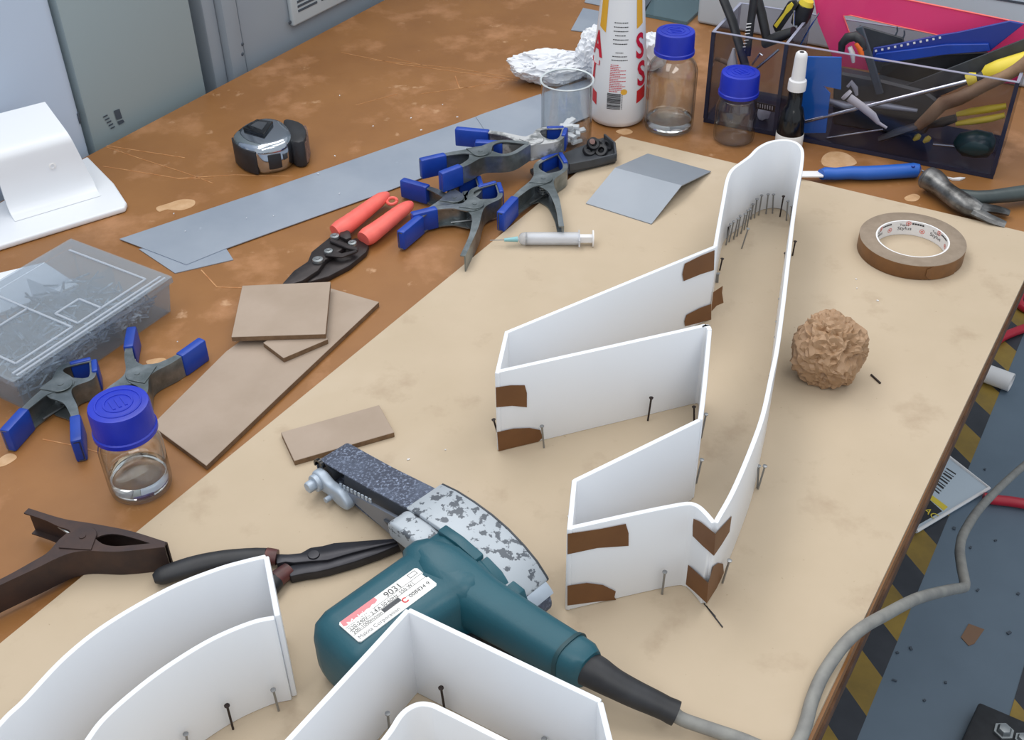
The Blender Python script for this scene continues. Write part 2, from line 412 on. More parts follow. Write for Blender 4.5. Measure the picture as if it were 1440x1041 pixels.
slab(uA+.002, uB, vb-.5, vb-.004, 0.02, 1.75, .004, 2).build('body', 'cab_green', cb)
slab(uA+.02, uB-.02, vb-.48, vb-.03, 0, .02).build('plinth', 'gap', cb)
def on_cab(px, py, off): return on_wall(px, py, bl(uA, vb-.004), bl(uB, vb-.004), off)
def decal(name, m, par, pts, planeA, planeB, off=.0006, th=.0005, wall=True):
    fl_ = lambda p: Vector((p.x, p.y, max(p.z, Z0+BT+.0004)))
    mb = MB(); a = [fl_(on_wall(x, y, planeA, planeB, off)) for x, y in pts]; b_ = [fl_(on_wall(x, y, planeA, planeB, off+th)) for x, y in pts]
    mb.ring_solid(a, b_); return mb.build(name, m, par, 0)
cA, cB = bl(uA, vb-.004), bl(uB, vb-.004)
for x0, y0, x1, y1, x2, y2, x3, y3 in ((160, 156, 168, 153, 172, 166, 164, 169), (165, 171, 173, 168, 178, 183, 170, 186)):
    decal('printed_label', 'gap', cb, [(x0, y0), (x1, y1), (x2, y2), (x3, y3)], cA, cB)
for k in range(5):
    x, y = 145+k*2.6, 164+k*4
    decal('printed_stroke', 'gap', cb, [(x, y), (x+6, y-3), (x+6.6, y-1.2), (x+.6, y+1.8)], cA, cB)
cb = thing('wall_post', 'grey steel post with two rivets beside a dark gap behind the bench', 'post', (*bl((uC+uD)/2, vb-.1), 0))
slab(uC, uC+(uD-uC)*.42, vb-.12, vb-.012, 0, 1.75, .004, 2).build('body', 'cab_grey', cb)
slab(uC+(uD-uC)*.44, uD-.002, vb-.12, vb, 0, 1.75, .006, 2).build('cover_strip', 'cab_grey', cb)
for y in (62, 76):
    p = on_wall(341, y, bl(uC, vb), bl(uD, vb), 0); MB().lathe([(0, .0015), (.002, .0012), (.003, 0)], p, 10, (V2.x, V2.y, 0)).build('rivet', 'gap', cb)
pn = thing('wall_panel', 'grey enamel panel with a pale louvred vent beyond the bench', 'panel', (*bl(uD+.6, vb-.1), 0))
slab(uD, uD+1.5, vb-.10, vb-.004, 0, 1.75, .003, 2).build('sheet', 'cab_grey', pn)
wA, wB = bl(uD, vb-.004), bl(uD+1, vb-.004)
pv = on_wall(407, 37, wA, wB, 0); uu = uv(pv)[0]; zz = pv.z
fr = slab(uu, uu+.25, vb-.004, vb+.006, zz, zz+.16, .004, 3).build('vent_frame', 'vent', pn)
for g in range(4):
    for k in range(16):
        ua = uu+.014+g*.058
        slab(ua, ua+.047, vb+.0055, vb+.0068, zz+.020+k*.0072, zz+.0236+k*.0072).build('slat', 'gap', fr, 0)
p = on_wall(407.5, 31.5, wA, wB, .006); MB().lathe([(0, .0015), (.003, .001), (.0035, 0)], p, 10, (V2.x, V2.y, 0)).build('screw', 'gap', fr)
struct(slab(-2.2, 4.2, eL-1.05, eL-.95, 0, 2.95).build('wall_left', 'wall'))
struct(slab(4.1, 4.2, eL-1, eR+3, 0, 2.95).build('wall_back', 'wall'))
dk = thing('gap_backing', 'dark grey backing put in for the shade in the gap beside the steel post', 'cabinet', (*bl((uB+uC)/2, vb-.4), 0))  # dark blocks stand in for the shade between cabinet and post
slab(uB+.001, uC-.001, vb-.5, vb-.16, 0, 1.7).build('body', 'gap', dk)
slab(uB+.001, uC-.001, vb-.158, vb-.15, .1, 1.6).build('gap_panel', 'gap', dk)

# pale case, glass and plate at the far end of the bench
cs = thing('storage_case', 'pale grey storage case with a seam line standing behind the clear tool box', 'case', (*at2(1150, 10, 0), Z0))
cp, cq = at2(979, 33, 0), at2(1008, 39, 0)
uc, vc = uv(cp)
MB().prism([bl(uc, vc), bl(uc, eR-.01), bl(u1-.01, eR-.01), bl(u1-.01, vc)], Z0+.0005, Z0+.18).bevel(.006, 3).build('body', 'pale_grey', cs)
MB().prism([bl(uc-.001, vc+.02), bl(uc-.001, eR-.02), bl(uc+.002, eR-.02), bl(uc+.002, vc+.02)], Z0+.118, Z0+.121).build('seam', 'gap', cs)
MB().prism([bl(uc, vc), bl(uc, eR-.01), bl(u1-.01, eR-.01), bl(u1-.01, vc)], Z0+.181, Z0+.205).bevel(.006, 3).build('lid', 'pale_grey', cs)
def flat(name, m, pts, h, th, label, cat, group=None, bev=0):
    mb = MB().prism([at2(x, y, h+th) for x, y in pts], Z0+h, Z0+h+th)
    if bev: mb.bevel(bev, 1)
    return tag(mb.build(name, m, None, 0), label, cat, group)
flat('glass_sheet', 'glass_sheet', [(906, 19), (966, 31), (990, 8), (980, -20), (928, -22)], .0005, .005, 'pale blue-green glass sheet lying flat behind the capped bottle', 'glass sheet')
flat('metal_plate', 'steel', [(803, 42), (846, 47), (856, 18), (820, 11)], .0005, .0015, 'small grey metal plate lying behind the white glue bottle', 'metal plate')
flat('dark_offcut', 'gap', [(905, 14), (925, -12), (900, -16), (893, 2)], .0005, .006, 'dark navy offcut beside the pale glass sheet', 'offcut')
flat('grey_offcut', 'steel', [(822, 3), (846, 8), (850, -8), (828, -12)], .0005, .001, 'narrow grey strip beyond the small metal plate at the bench end', 'metal strip')

# ------------------------------------------------------------------ MDF board
bd = thing('mdf_board', 'large raw mdf sheet lying along the right side of the bench', 'board', at(700, 700, 0))
bA, bB = at2(0, 905, BT), at2(873, 192, BT)
bl2 = bA-(bB-bA)*.35
bR1, bR2 = at2(1440, 394, BT), at2(1143, 1022, BT); dR = (bR1-bR2).normalized()
r1, r2 = at2(960, 212, BT), at2(1440, 326, BT); dr = (r2-r1).normalized()
def isec(p, d, q, e):
    den = d.x*e.y-d.y*e.x; t = ((q.x-p.x)*e.y-(q.y-p.y)*e.x)/den; return p+d*t
corner = isec(r1, dr, bR1, dR); cl = isec(r1, dr, bA, (bB-bA).normalized())
poly = [bl2, bR2-dR*.55, corner, cl]
MB().prism(poly, Z0+.0002, Z0+BT).build('sheet', 'mdf', bd, 0)
# ------------------------------------------------------------------ nails
def nail_mesh(dark):
    mb = MB(); mb.lathe([(0, 0), (.0009, .0004), (.0009, .029), (.0019, .0292), (.0021, .0302), (0, .0308)], seg=8)
    m = MB(); m.b = mb.b; o = m.build('nail', 'nail_dark' if dark else 'nail', None, 40, (0, 0, 0)); return o
_np = {}
def nail(foot, head, dark=0, label=None, group=None, length=None):
    f = at(*foot, BT); d = ray(*head)
    # point of the head ray nearest to the vertical through the foot
    t = f.to_2d().dot(d.to_2d())/d.to_2d().length_squared
    hd = Vector((d.x*t, d.y*t, Z0+CH+d.z*t)); ax = hd-f
    if ax.z < .008 or ax.length > .05: ax = Vector((0, 0, .028))
    if dark not in _np: _np[dark] = nail_mesh(dark); o = _np[dark]
    else: o = copy(_np[dark])
    o.location = f; o.rotation_mode = 'QUATERNION'; o.rotation_quaternion = Vector((0, 0, 1)).rotation_difference(ax)
    k = ax.length/.0305; o.scale = (1, 1, k)
    tag(o, label, 'nail', group); return o
def z7(x, y): return 1000+x/7.43, 260+y/7.43
row = 'thin bright nail in the row round the rounded end inside the tall letter'
ORD = ['first', 'second', 'third', 'fourth', 'fifth', 'sixth', 'seventh', 'eighth', 'ninth', 'tenth', 'eleventh', 'twelfth', 'thirteenth', 'fourteenth', 'fifteenth', 'sixteenth']
row_pts = sorted([((480, 145), (452, 350)), ((440, 200), (415, 360)), ((530, 105), (497, 320)), ((597, 95), (573, 305)), ((652, 97), (640, 300)),
               ((803, 165), (785, 375)), ((842, 215), (825, 430)), ((410, 250), (375, 440)), ((385, 265), (345, 470)),
               ((358, 300), (312, 510)), ((308, 320), (270, 540)), ((283, 350), (235, 570)), ((238, 380), (187, 600)), ((205, 405), (155, 630))], key=lambda q: q[1][0])
for k, (h_, f_) in enumerate(row_pts):
    nail(z7(*f_), z7(*h_), 0, '%s bright nail from the left in the row round the rounded end' % ORD[k], 'nails inside the rounded end')
nail(z7(718, 335), z7(757, 115), 1, 'dark nail in the row at the rounded end of the tall letter', None)
nail(z7(168, 560), z7(185, 440), 1, 'dark nail pressed against the wall left of the row at the rounded end', None)
nail(z7(320, 665), z7(388, 455), 0, 'single slanted nail standing clear of the row on bare mdf', None)
nail(z7(90, 895), z7(118, 770), 1, 'dark nail at the inner corner beside the upper brown tapes', None)
for x in (0, 1): nail(z7(55+x*14, 1020), z7(60+x*16, 925), 0, '%s bright nail crowded below the dark nail at the inner corner' % ('right' if x else 'left'), 'corner nails')
nail(z7(755, 945), z7(780, 710), 1, 'dark nail against the long curved wall, inside, farther of two', None)
nail(z7(850, 740), z7(880, 588), 1, 'dark nail outside the long curved wall near its far end', None)
nail((1079, 566), (1084, 528), 1, 'dark nail against the long curved wall, inside, beside the paper ball', None)
nail((1075, 592), (1078, 572), 1, 'short dark nail against the long curved wall, inside, nearest of all', None)
for a_, b_, q in (((1090, 478), (1093, 452), 'middle'), ((1087, 500), (1091, 474), 'nearest'), ((1094, 447), (1097, 420), 'farthest')):
    nail(a_, b_, 0, '%s of three bright nails against the long curved wall, inside its middle stretch' % q, 'nails inside the curved wall')
nail((932, 470), (933, 456), 0, 'bright nail standing inside the upper arm of the tall letter', None)
nail((911, 592), (916, 559), 1, 'dark nail standing before the middle of the upper arm', None)
nail((976, 592), (976, 572), 1, 'dark nail in the inner angle below the upper arm', None)
nail((765, 630), (762, 599), 0, 'bright nail before the taped end of the upper arm', None)
nail((700, 610), (694, 590), 1, 'dark nail leaning at the free end of the upper arm', None)
nail((986, 616), (993, 582), 0, 'bright nail inside the stem, farther of the two between the arms', None)
nail((979, 680), (987, 646), 0, 'bright nail inside the stem, nearer of the two between the arms', None)
nail((928, 716), (929, 702), 0, 'bright nail standing inside the lower arm of the tall letter', None)
nail((931, 836), (935, 804), 0, 'bright nail before the lower arm of the tall letter', None)
nail((1016, 820), (1026, 788), 0, 'bright nail beside the loose brown tape at the pointed corner', None)
nail((1066, 688), (1076, 655), 0, 'bright nail outside the curved wall, right one of a pair', None)
nail((1065, 686), (1067, 655), 0, 'bright nail outside the curved wall, left one of a pair', None)
nail((328, 1026), (319, 992), 1, 'dark nail before the inner wall of the arc-shaped letter', None)
nail((392, 1000), (384, 970), 0, 'bright nail near the square end of the arc-shaped letter', None)
nail((268, 1064), (261, 1032), 0, 'bright nail at the photo bottom before the arc-shaped letter', None)
nail((626, 1003), (620, 967), 1, 'dark nail inside the angular white letter', None)
nail((549, 1040), (545, 1003), 0, 'bright nail left of the inner rounded wall in the angular letter', None)
nail((770, 1072), (765, 1039), 0, 'bright nail at the photo bottom inside the angular letter', None)
tag(MB().cyl(at(1225, 527, BT+.001), at(1238, 539, BT+.001), .0010, 8).build('nail_stub', 'nail_dark'), 'short headless black nail lying beside the paper ball', 'nail')
mb = MB(); mb.band([at2(993, 853, BT), at2(1003, 866, BT), at2(1016, 883, BT)], .0008, Z0+BT, Z0+BT+.001); mb.band([at2(990, 850, BT), at2(1006, 868, BT)], .0006, Z0+BT, Z0+BT+.001)
tag(mb.build('pencil_line', 'ink', None, 0), 'dark pencil stroke on mdf below the pointed corner', 'pencil mark')

# ------------------------------------------------------------------ white letters
HL = .090; ZT = BT+HL
def wall_from(pts, name, par, t=.0042, n=6, smooth_path=True, zt=None):
    q = [at2(x, y, ZT) for x, y in pts]
    if smooth_path and len(q) > 2: q = cr(q, n)
    mb = MB().band(q, t, Z0+BT+.0002, Z0+(zt or ZT)); mb.bevel(.0012, 2, 60)
    mb.build(name, 'white', par, 40); return q
def sharpen(*seg): return [p for s_ in seg for p in s_]
L1 = thing('channel_letter', 'tall white acrylic letter shell with two arms standing on the mdf', 'letter', at(1000, 560, BT))
stem = [(1006, 346), (1012, 311), (1018, 278), (1023, 252), (1030, 238), (1043, 228), (1055, 219), (1066, 208), (1082, 199.5), (1102, 196.5),
        (1119, 200), (1128, 211), (1127, 234), (1122, 262), (1115, 310), (1108, 370), (1101, 430), (1093, 489), (1085, 528), (1073, 583), (1055, 634), (1031, 690), (1006, 735)]
qs = wall_from(stem, 'curved_wall', L1, n=5)
qlow = wall_from([(1004, 735), (995, 724), (985, 714), (976, 709), (964, 708), (930, 714), (880, 724.5), (803, 741.5)], 'flat_wall', L1)
wall_from([(801, 745), (808, 674)], 'end_wall', L1)
q_lt = wall_from([(807, 676), (984, 590)], 'flat_wall', L1)
q_st = wall_from([(985, 590), (991, 540), (998, 464)], 'stem_wall', L1)
q_up = wall_from([(998, 464), (996, 459.5), (990, 458), (984, 459), (940, 469), (850, 489), (701, 522)], 'flat_wall', L1)
wall_from([(699, 525), (713, 465)], 'end_wall', L1)
q_in = wall_from([(712, 467), (1006, 346)], 'flat_wall', L1)
def tape(par, pts, A, B, off=.0026, th=.0004): return decal('tape_strip', 'brown_tape', par, pts, A, B, off, th)
A, B = at2(850, 489, ZT), at2(701, 522, ZT)
tape(L1, [(697, 545), (718, 542), (738, 542), (741, 553), (741, 573), (720, 571), (698, 573)], A, B)
tape(L1, [(699, 608), (722, 603), (745, 602), (760, 605), (763, 616), (757, 626), (725, 629), (701, 635)], A, B)
A, B = at2(880, 724.5, ZT), at2(803, 741.5, ZT)
tape(L1, [(798, 751), (845, 744), (880, 737), (884, 750), (884, 768), (840, 771), (798, 780)], A, B)
tape(L1, [(798, 824), (825, 820), (848, 823), (866, 832), (864, 840), (866, 849), (835, 847), (798, 852)], A, B)
A, B = at2(1004, 735, ZT), at2(985, 714, ZT)
tape(L1, [(974, 729), (985, 734), (1006, 751), (1004, 782), (988, 768), (974, 754)], A, B)
tape(L1, [(957, 791), (966, 793), (996, 820), (994, 849), (975, 831), (957, 816)], A, B)
A, B = at2(1006, 735, ZT), at2(1031, 690, ZT)
tape(L1, [(1006, 751), (1016, 740), (1029, 726), (1026, 748), (1015, 766), (1004, 782)], A, B)
tape(L1, [(996, 820), (1003, 797), (1010, 792), (1017, 793), (1018, 806), (1008, 827), (994, 849)], A, B)
A, B = at2(712, 467, ZT), at2(1006, 346, ZT)
tape(L1, [(959.6, 386), (963, 371), (985, 360), (1005, 352), (1004, 380), (985, 386), (961.5, 395.5)], A, B)
tape(L1, [(962.5, 452), (965.4, 443), (985, 433), (1000.4, 427.5), (999.5, 454.6), (984, 454), (963.6, 459)], A, B)
A, B = at2(996, 350, ZT), at2(1030, 336, ZT)
tape(L1, [(1001, 428), (1003, 411), (1016.5, 402), (1015.5, 412), (1017.5, 426), (1008, 430), (1000.5, 438)], A, B)

L2 = thing('arc_letter', 'white acrylic letter shell with two concentric arc walls and a square end', 'letter', at(300, 960, BT))
wall_from([(-150, 1235), (-60, 1090), (2, 1015), (34, 984), (91, 924), (152, 876), (236, 828), (303, 801), (344, 789), (374, 782)], 'outer_arc_wall', L2)
wall_from([(0, 1260), (60, 1130), (118, 1047), (148, 1008), (202, 961), (253, 925), (303, 896), (354, 875), (386, 868)], 'inner_arc_wall', L2)
wall_from([(374, 782), (390, 866)], 'end_wall', L2)
L3 = thing('angular_letter', 'white acrylic letter shell with a sharp corner and a rounded inner wall', 'letter', at(620, 1020, BT))
wall_from([(574, 857), (520, 916), (400, 1046), (330, 1125)], 'flat_wall', L3, smooth_path=False)
wall_from([(574, 857), (845, 986)], 'flat_wall', L3)
wall_from([(844, 987), (862, 1060), (880, 1130)], 'end_wall', L3, smooth_path=False)
wall_from([(470, 1120), (540, 1040), (562, 1008), (575, 996), (590, 990), (605, 991), (622, 998), (700, 1037), (850, 1115)], 'inner_wall', L3)

# ------------------------------------------------------------------ sheet metal
flat('steel_strip', 'steel', [(168, 336), (380, 265), (675, 162), (800, 118), (800, 178), (640, 232), (546, 268), (380, 327), (316, 350), (262, 372)],
     .0012, .001, 'long grey steel strip running from the nail box to the beaker', 'metal strip')
flat('steel_offcut', 'steel', [(195, 350), (246, 384), (328, 365), (312, 340)], .0002, .001, 'grey steel piece poking out under the long strip beside the nail box', 'metal strip')
flat('steel_sheet', 'steel', [(669, 164), (676, 161), (760, 132), (850, 104), (860, 150), (800, 176), (700, 210)], .0022, .001, 'grey steel sheet lying under the beaker and clamps', 'metal sheet')
bp = MB()
f1, f2 = at(824, 287, BT), at(916, 316, BT); k1, k2 = at(865, 237, BT+.017), at(958.5, 262, BT+.017); g1, g2 = at(911, 217, BT+.001), at(999.7, 242, BT+.001)
t_ = Vector((0, 0, .0012))
bp.loft([[a, b_, b_+t_, a+t_] for a, b_ in ((f1, f2), (k1, k2), (g1, g2))])
tag(bp.build('bent_plate', 'steel_bright', None, 0), 'square of bright sheet metal folded across the middle, on the mdf', 'metal plate')
fl = MB()
for _ in range(26):
    c_ = random.choice(((470, 250), (520, 235), (630, 170), (300, 300), (640, 640), (770, 700), (1180, 410), (600, 150), (560, 160), (330, 480)))
    x, y = c_[0]+random.gauss(0, 45), c_[1]+random.gauss(0, 28)
    h = .0062 if y > 905-.813*x and y > 212+.238*(x-960) else .0034
    p = at(x, y, h); a = random.random()*6; l = random.uniform(.001, .003)
    fl.box(p+Vector((0, 0, .0004)), (l, l*.5, .0008), Matrix.Rotation(a, 3, 'Z'))
fl = fl.build('shavings', 'tissue', None, 0); tag(fl, 'tiny white plastic shavings scattered over steel strip and boards', 'shavings', None, 'stuff')

# ------------------------------------------------------------------ MDF offcuts
def offcut(pts, h, th, label, lift=0):
    mb = MB().prism([at2(x, y, h+th) for x, y in pts], Z0+h, Z0+h+th); mb.bevel(.0004, 1)
    o = mb.build('mdf_offcut', 'mdf2', None, 0); o.data.materials.append(M['mdf_edge'])
    for p in o.data.polygons:
        if abs(p.normal.z) < .5: p.material_index = 1
    return tag(o, label, 'mdf offcut')
def z4(x, y): return 310+x/3.588, 380+y/3.588
offcut([(213, 598), (290, 655), (400, 550), z4(800, 160), z4(560, 92), (440, 405), (318, 494)], .0003, .006, 'long grey-brown mdf offcut under two smaller squares, on bare bench')
offcut([z4(215, 365), z4(318, 443), z4(542, 348), z4(460, 230)], .0064, .006, 'small mdf offcut turned askew between the long offcut and the square')
offcut([z4(110, 78), z4(555, 58), z4(530, 322), z4(55, 337)], .0125, .006, 'square mdf offcut, topmost of its stack')
offcut([z4(305, 818), z4(800, 680), z4(877, 818), z4(372, 962)], BT, .006, 'small rectangular mdf offcut beside the sander tip')

# ------------------------------------------------------------------ bottles and beaker
def cap_geo(c, r, z0, z1, par, ribs=40):
    mb = MB(); n = ribs*2; b = mb.b
    prof = [(r+.001, z0), (r+.001, z0+.004), (r, z0+.005), (r*.985, z1-.003), (r*.95, z1-.0006), (r*.86, z1)]
    rings = []
    for k, (rr, z) in enumerate(prof):
        rings.append([Vector(c)+Vector(((rr-(.0005 if (i % 2 and 2 <= k <= 3) else 0))*math.cos(2*math.pi*i/n), (rr-(.0005 if (i % 2 and 2 <= k <= 3) else 0))*math.sin(2*math.pi*i/n), z)) for i in range(n)])
    mb.loft(rings)
    cp_ = mb.build('cap', 'blue_cap', par, 50)
    mb = MB()
    for rr in (r*.72, r*.45):
        mb.lathe([(rr-.001, z1-.0002), (rr-.0007, z1+.0006), (rr+.0007, z1+.0006), (rr+.001, z1-.0002)], c, 36)
    a0 = random.random()*6
    m3 = Matrix.Rotation(a0, 3, 'Z')
    for k in (-1, 0, 1): mb.box(Vector(c)+m3 @ Vector((0, k*r*.2, z1+.0002)), (r*.5, r*.09, .0008), m3)
    mb.build('cap_ridge', 'blue_cap', cp_, 40)
def lab_bottle(px, py, r, zs, zn, zc0, zc1, water, label, rcap=.0255, base=0.0):
    c = at(px, py, base); t = thing('glass_bottle', label, 'bottle', c)
    rn = .0205
    outer = [(0, .0005), (r*.86, .0005), (r*.97, .003), (r, .009), (r, zs), (r*.985, zs+.004), (r*.9, zs+.011), (rn+.004, zn-.004), (rn, zn), (rn, zc0+.004)]
    inner = [(max(0, a-.0022), max(b_, .004)) for a, b_ in outer][::-1]
    inner[-1] = (0, .004)
    MB().lathe(outer+inner, c, 48).build('glass_body', 'glass', t, 40)
    if water:
        ri = r-.0024
        MB().lathe([(0, .0043), (ri*.86, .0043), (ri*.97, .006), (ri, .010), (ri, water), (ri*.95, water-.0006), (0, water-.0008)], c, 40).build('liquid', 'water', t, 40)
    cap_geo(c, rcap, zc0, zc1, t)
    return t
lab_bottle(200, 684, .0275, .046, .064, .066, .096, .019, 'short blue-capped glass bottle beside the spring clamps, clear liquid in its base', .0262)
lab_bottle(940, 179, .0335, .082, .104, .107, .137, .016, 'taller blue-capped glass bottle next to the white glue bottle', .0258)
lab_bottle(1031, 196, .0275, .046, .064, .066, .096, 0, 'short empty blue-capped glass bottle before the clear tool box', .0255)

# glue bottle
gc = at(868, 165, 0); gb = thing('glue_bottle', 'white plastic glue bottle with red letters, yellow patches and a bar code', 'bottle', gc)
gp = [(0, .0005), (.032, .0005), (.0365, .003), (.0385, .010), (.0385, .050), (.0368, .080), (.0335, .115), (.0300, .155), (.0275, .190), (.0255, .210), (.0205, .222), (.013, .230), (.012, .240)]
def grad(z):
    for (a, za), (b_, zb) in zip(gp[1:], gp[2:]):
        if za <= z <= zb: return a+(b_-a)*(z-za)/max(zb-za, 1e-6)
    return .012
MB().lathe(gp+[(0, .240)], gc, 56).build('bottle_body', 'bottle_white', gb, 50)
MB().lathe([(.0135, .234), (.0135, .252), (.008, .262), (.0045, .285), (.003, .287), (0, .287)], gc, 24).build('nozzle', 'redblock', gb, 40)
g_a0 = math.atan2(-gc.y, -gc.x)            # azimuth towards the camera
def on_b(s_, z, off=.0004):
    "s_ metres round the belly at the reference radius .034, positive to the right in view"
    a = g_a0+s_/.034; r_ = grad(z)+off
    return gc+Vector((r_*math.cos(a), r_*math.sin(a), z))
def bquad(name, m, s0, s1, z0, z1, skew=0, n=6, off=.0004):
    mb = MB()
    for k in range(n):
        a, b_ = s0+(s1-s0)*k/n, s0+(s1-s0)*(k+1)/n
        for j in range(n):
            za, zb = z0+(z1-z0)*j/n, z0+(z1-z0)*(j+1)/n
            f = lambda s_, z: on_b(s_, z+skew*(s_-s0), off)
            quad(mb, [f(a, za), f(b_, za), f(b_, zb), f(a, zb)])
    return mb.build(name, m, gb, 0)
bquad('yellow_patch', 'yellow_print', -.036, -.0225, .137, .205, -.4)
bquad('yellow_patch', 'yellow_print', .0235, .036, .137, .205, .4)
bquad('red_patch', 'redblock', -.0405, -.0290, .034, .052, -.35)
bquad('red_patch', 'redblock', .0235, .0385, .035, .053, .35)
for s0, z, ch, sx in ((.0215, .098, 'S', 1.0), (.0235, .060, 'S', 1.0), (-.0480, .098, 'A', 1.0), (-.0480, .060, 'T', 1.0)):
    mb = MB(); add_text(mb, ch, .046, lambda x, y, s0=s0, z=z, sx=sx: on_b(s0+x*sx*.72, z+y, .0007), .0012)
    mb.build('red_letter', 'red', gb, 0)
mb = MB(); mb2 = MB()
def words(mbx, s0, s1, z, hgt):
    s_ = s0
    while s_ < s1:
        l = random.uniform(.0008, .0026); e = min(s1, s_+l)
        quad(mbx, [on_b(s_, z), on_b(e, z), on_b(e, z+hgt), on_b(s_, z+hgt)]); s_ = e+.0006
for k, (a, b_) in enumerate(((-.010, .010), (-.0105, .0105), (-.0105, .0105), (-.008, .007), (-.0105, .0105), (-.010, .009))): words(mb, a, b_, .146-k*.0055, .0013)
for k, (a, b_) in enumerate(((-.006, .004), (-.010, .009), (-.0108, .010))): words(mb, a, b_, .107-k*.005, .0012)
for k in range(16): words(mb2, -.0115, random.choice((-.001, .001, .004, .008)), .0905-k*.0024, .0011)
mb.build('small_print', 'ink', gb, 0); mb2.build('red_print', 'red', gb, 0)
mb = MB(); z = .0295
while z < .0525:
    wdt = random.choice((.0004, .0006, .0010, .0013))
    for q_ in range(5):
        a_s, b_s = -.0135+q_*.0033, -.0102+q_*.0033; quad(mb, [on_b(a_s, z), on_b(b_s, z), on_b(b_s, z+wdt), on_b(a_s, z+wdt)])
    z += wdt+random.choice((.0004, .0007))
for k in range(12): quad(mb, [on_b(.0038, .030+k*.0018), on_b(.0052, .030+k*.0018), on_b(.0052, .0308+k*.0018), on_b(.0038, .0308+k*.0018)])
mb.build('bar_code', 'ink', gb, 0)
mb = MB(); ctr = (.0065, .0545)
for k in range(20):
    a, b_ = 2*math.pi*k/20, 2*math.pi*(k+1)/20
    mb.b.faces.new([mb.b.verts.new(on_b(ctr[0]+dx, ctr[1]+dz)) for dx, dz in ((0, 0), (.0040*math.cos(a), .0040*math.sin(a)), (.0040*math.cos(b_), .0040*math.sin(b_)))])
mb.build('yellow_dot', 'yellow_print', gb, 0)

# beaker with plastic scraps
bc = at(796, 200, .0035); bk = thing('beaker', 'clear straight-sided beaker holding white plastic scraps behind the clamps', 'beaker', bc)
rb = .0335
MB().lathe([(0, 0), (rb*.93, 0), (rb*.98, .002), (rb, .006), (rb, .086), (rb+.0018, .0885), (rb+.0012, .0895), (rb-.001, .0885), (rb-.0016, .086), (rb-.0016, .006), (rb*.9, .003), (0, .003)], bc, 56).build('glass_wall', 'glass', bk, 40)
MB().lathe([(rb+.0006, .0872), (rb+.0021, .0885), (rb+.0012, .0898), (rb-.0008, .0888)], bc, 56).build('rim', mat('glass_rim', (196, 204, 208), .15), bk, 40)
for k in range(36):
    a = random.random()*6.28; rr = random.uniform(0, .023); lv = .006+(k//8)*.0052
    l = random.uniform(.012, .026)
    if k > 20: rr *= .5
    m3 = Matrix.Rotation(random.random()*3, 3, 'Z') @ Matrix.Rotation(random.uniform(-.35, .35), 3, 'X')
    lim = math.sqrt(max(1e-6, .033**2-rr**2)); l = min(l, lim*1.2)
    o = MB().box(bc+Vector((rr*math.cos(a)*.8, rr*math.sin(a)*.8, lv)), (l, random.uniform(.004, .008), .004), m3).bevel(.0004, 1).build('plastic_scrap', 'white')
    tag(o, 'white plastic offcut in the heap at the bottom of the beaker', 'scrap', 'scraps in the beaker')

# crumpled tissues and paper ball
def crumple(name, m, c, sz, label, cat, seed, crease=.33, cells=3.2, sub=5, flatn=.0, rot=0, fine=.08, floor_=None):
    mb = MB(); bmesh.ops.create_icosphere(mb.b, subdivisions=sub, radius=1)
    rnd = random.Random(seed); planes = []
    for _ in range(34):
        a_, z_ = rnd.random()*6.28, rnd.uniform(-.7, 1); q_ = math.sqrt(1-z_*z_)
        planes.append((Vector((q_*math.cos(a_), q_*math.sin(a_), z_)), rnd.uniform(.80, 1.02)))
    off = Vector((seed*7.1, seed*3.7, seed*1.3)); m3 = Matrix.Rotation(rot, 3, 'Z')
    for v in mb.b.verts:
        n = v.co.normalized(); k = 1; dv = Vector((0, 0, 0))
        for o_, (f, a_) in enumerate(((.9, .5), (1.9, .3), (3.8, .16), (7.5, .07))):
            q = n*f*cells*.35+off*(o_+1)
            k += crease*a_*(.36-2*abs(noise.noise(q)))
            dv += noise.noise_vector(q*1.3+off)*a_*crease*.8
        dv.x = math.copysign(abs(dv.x)**1.0, dv.x)
        p = n*k+dv
        for pn_, pd_ in planes:
            x_ = p.dot(pn_)-pd_
            if x_ > 0: p -= pn_*x_*.7
        f_ = noise.noise(p*6+off); p += n*.09*(.35-abs(f_)*2)*min(1, fine*8); p += n*.05*(.35-abs(noise.noise(p*11+off*2))*2)*min(1, fine*8)
        v.co = m3 @ Vector((p.x*sz[0], p.y*sz[1], p.z*sz[2]))
    zb = -sz[2]*.80
    for v in mb.b.verts:
        if v.co.z < zb: v.co.z = zb+(v.co.z-zb)*.08
    zm = min(v.co.z for v in mb.b.verts)
    bmesh.ops.translate(mb.b, verts=mb.b.verts, vec=Vector(c)-Vector((0, 0, zm)))
    return tag(mb.build(name, m, None, 22), label, cat)
crumple('paper_ball', 'paper', at(1161, 530, BT+.0002), (.038, .036, .040), 'crumpled ball of brown paper tape on bare mdf', 'paper ball', 3, .42, 2.6, 5, rot=.5, fine=.14)
crumple('crumpled_tissue', 'tissue', at(775, 114, .0005), (.062, .034, .027), 'crumpled white tissue lying behind the beaker rim', 'tissue', 5, .42, 3.0, 5, rot=.12, fine=.14)
crumple('crumpled_tissue', 'tissue', at(842, 108, .0005), (.044, .034, .043), 'peaked crumpled white tissue between the glue bottle and another tissue', 'tissue', 9, .44, 2.8, 5, rot=.6, fine=.14)

# tissue piece seen right of the glue bottle
crumple('crumpled_tissue', 'tissue', at(915, 97, .0005), (.026, .020, .034), 'small corner of white tissue between glue bottle and taller capped bottle', 'tissue', 12, .4, 3, 4, fine=.1)

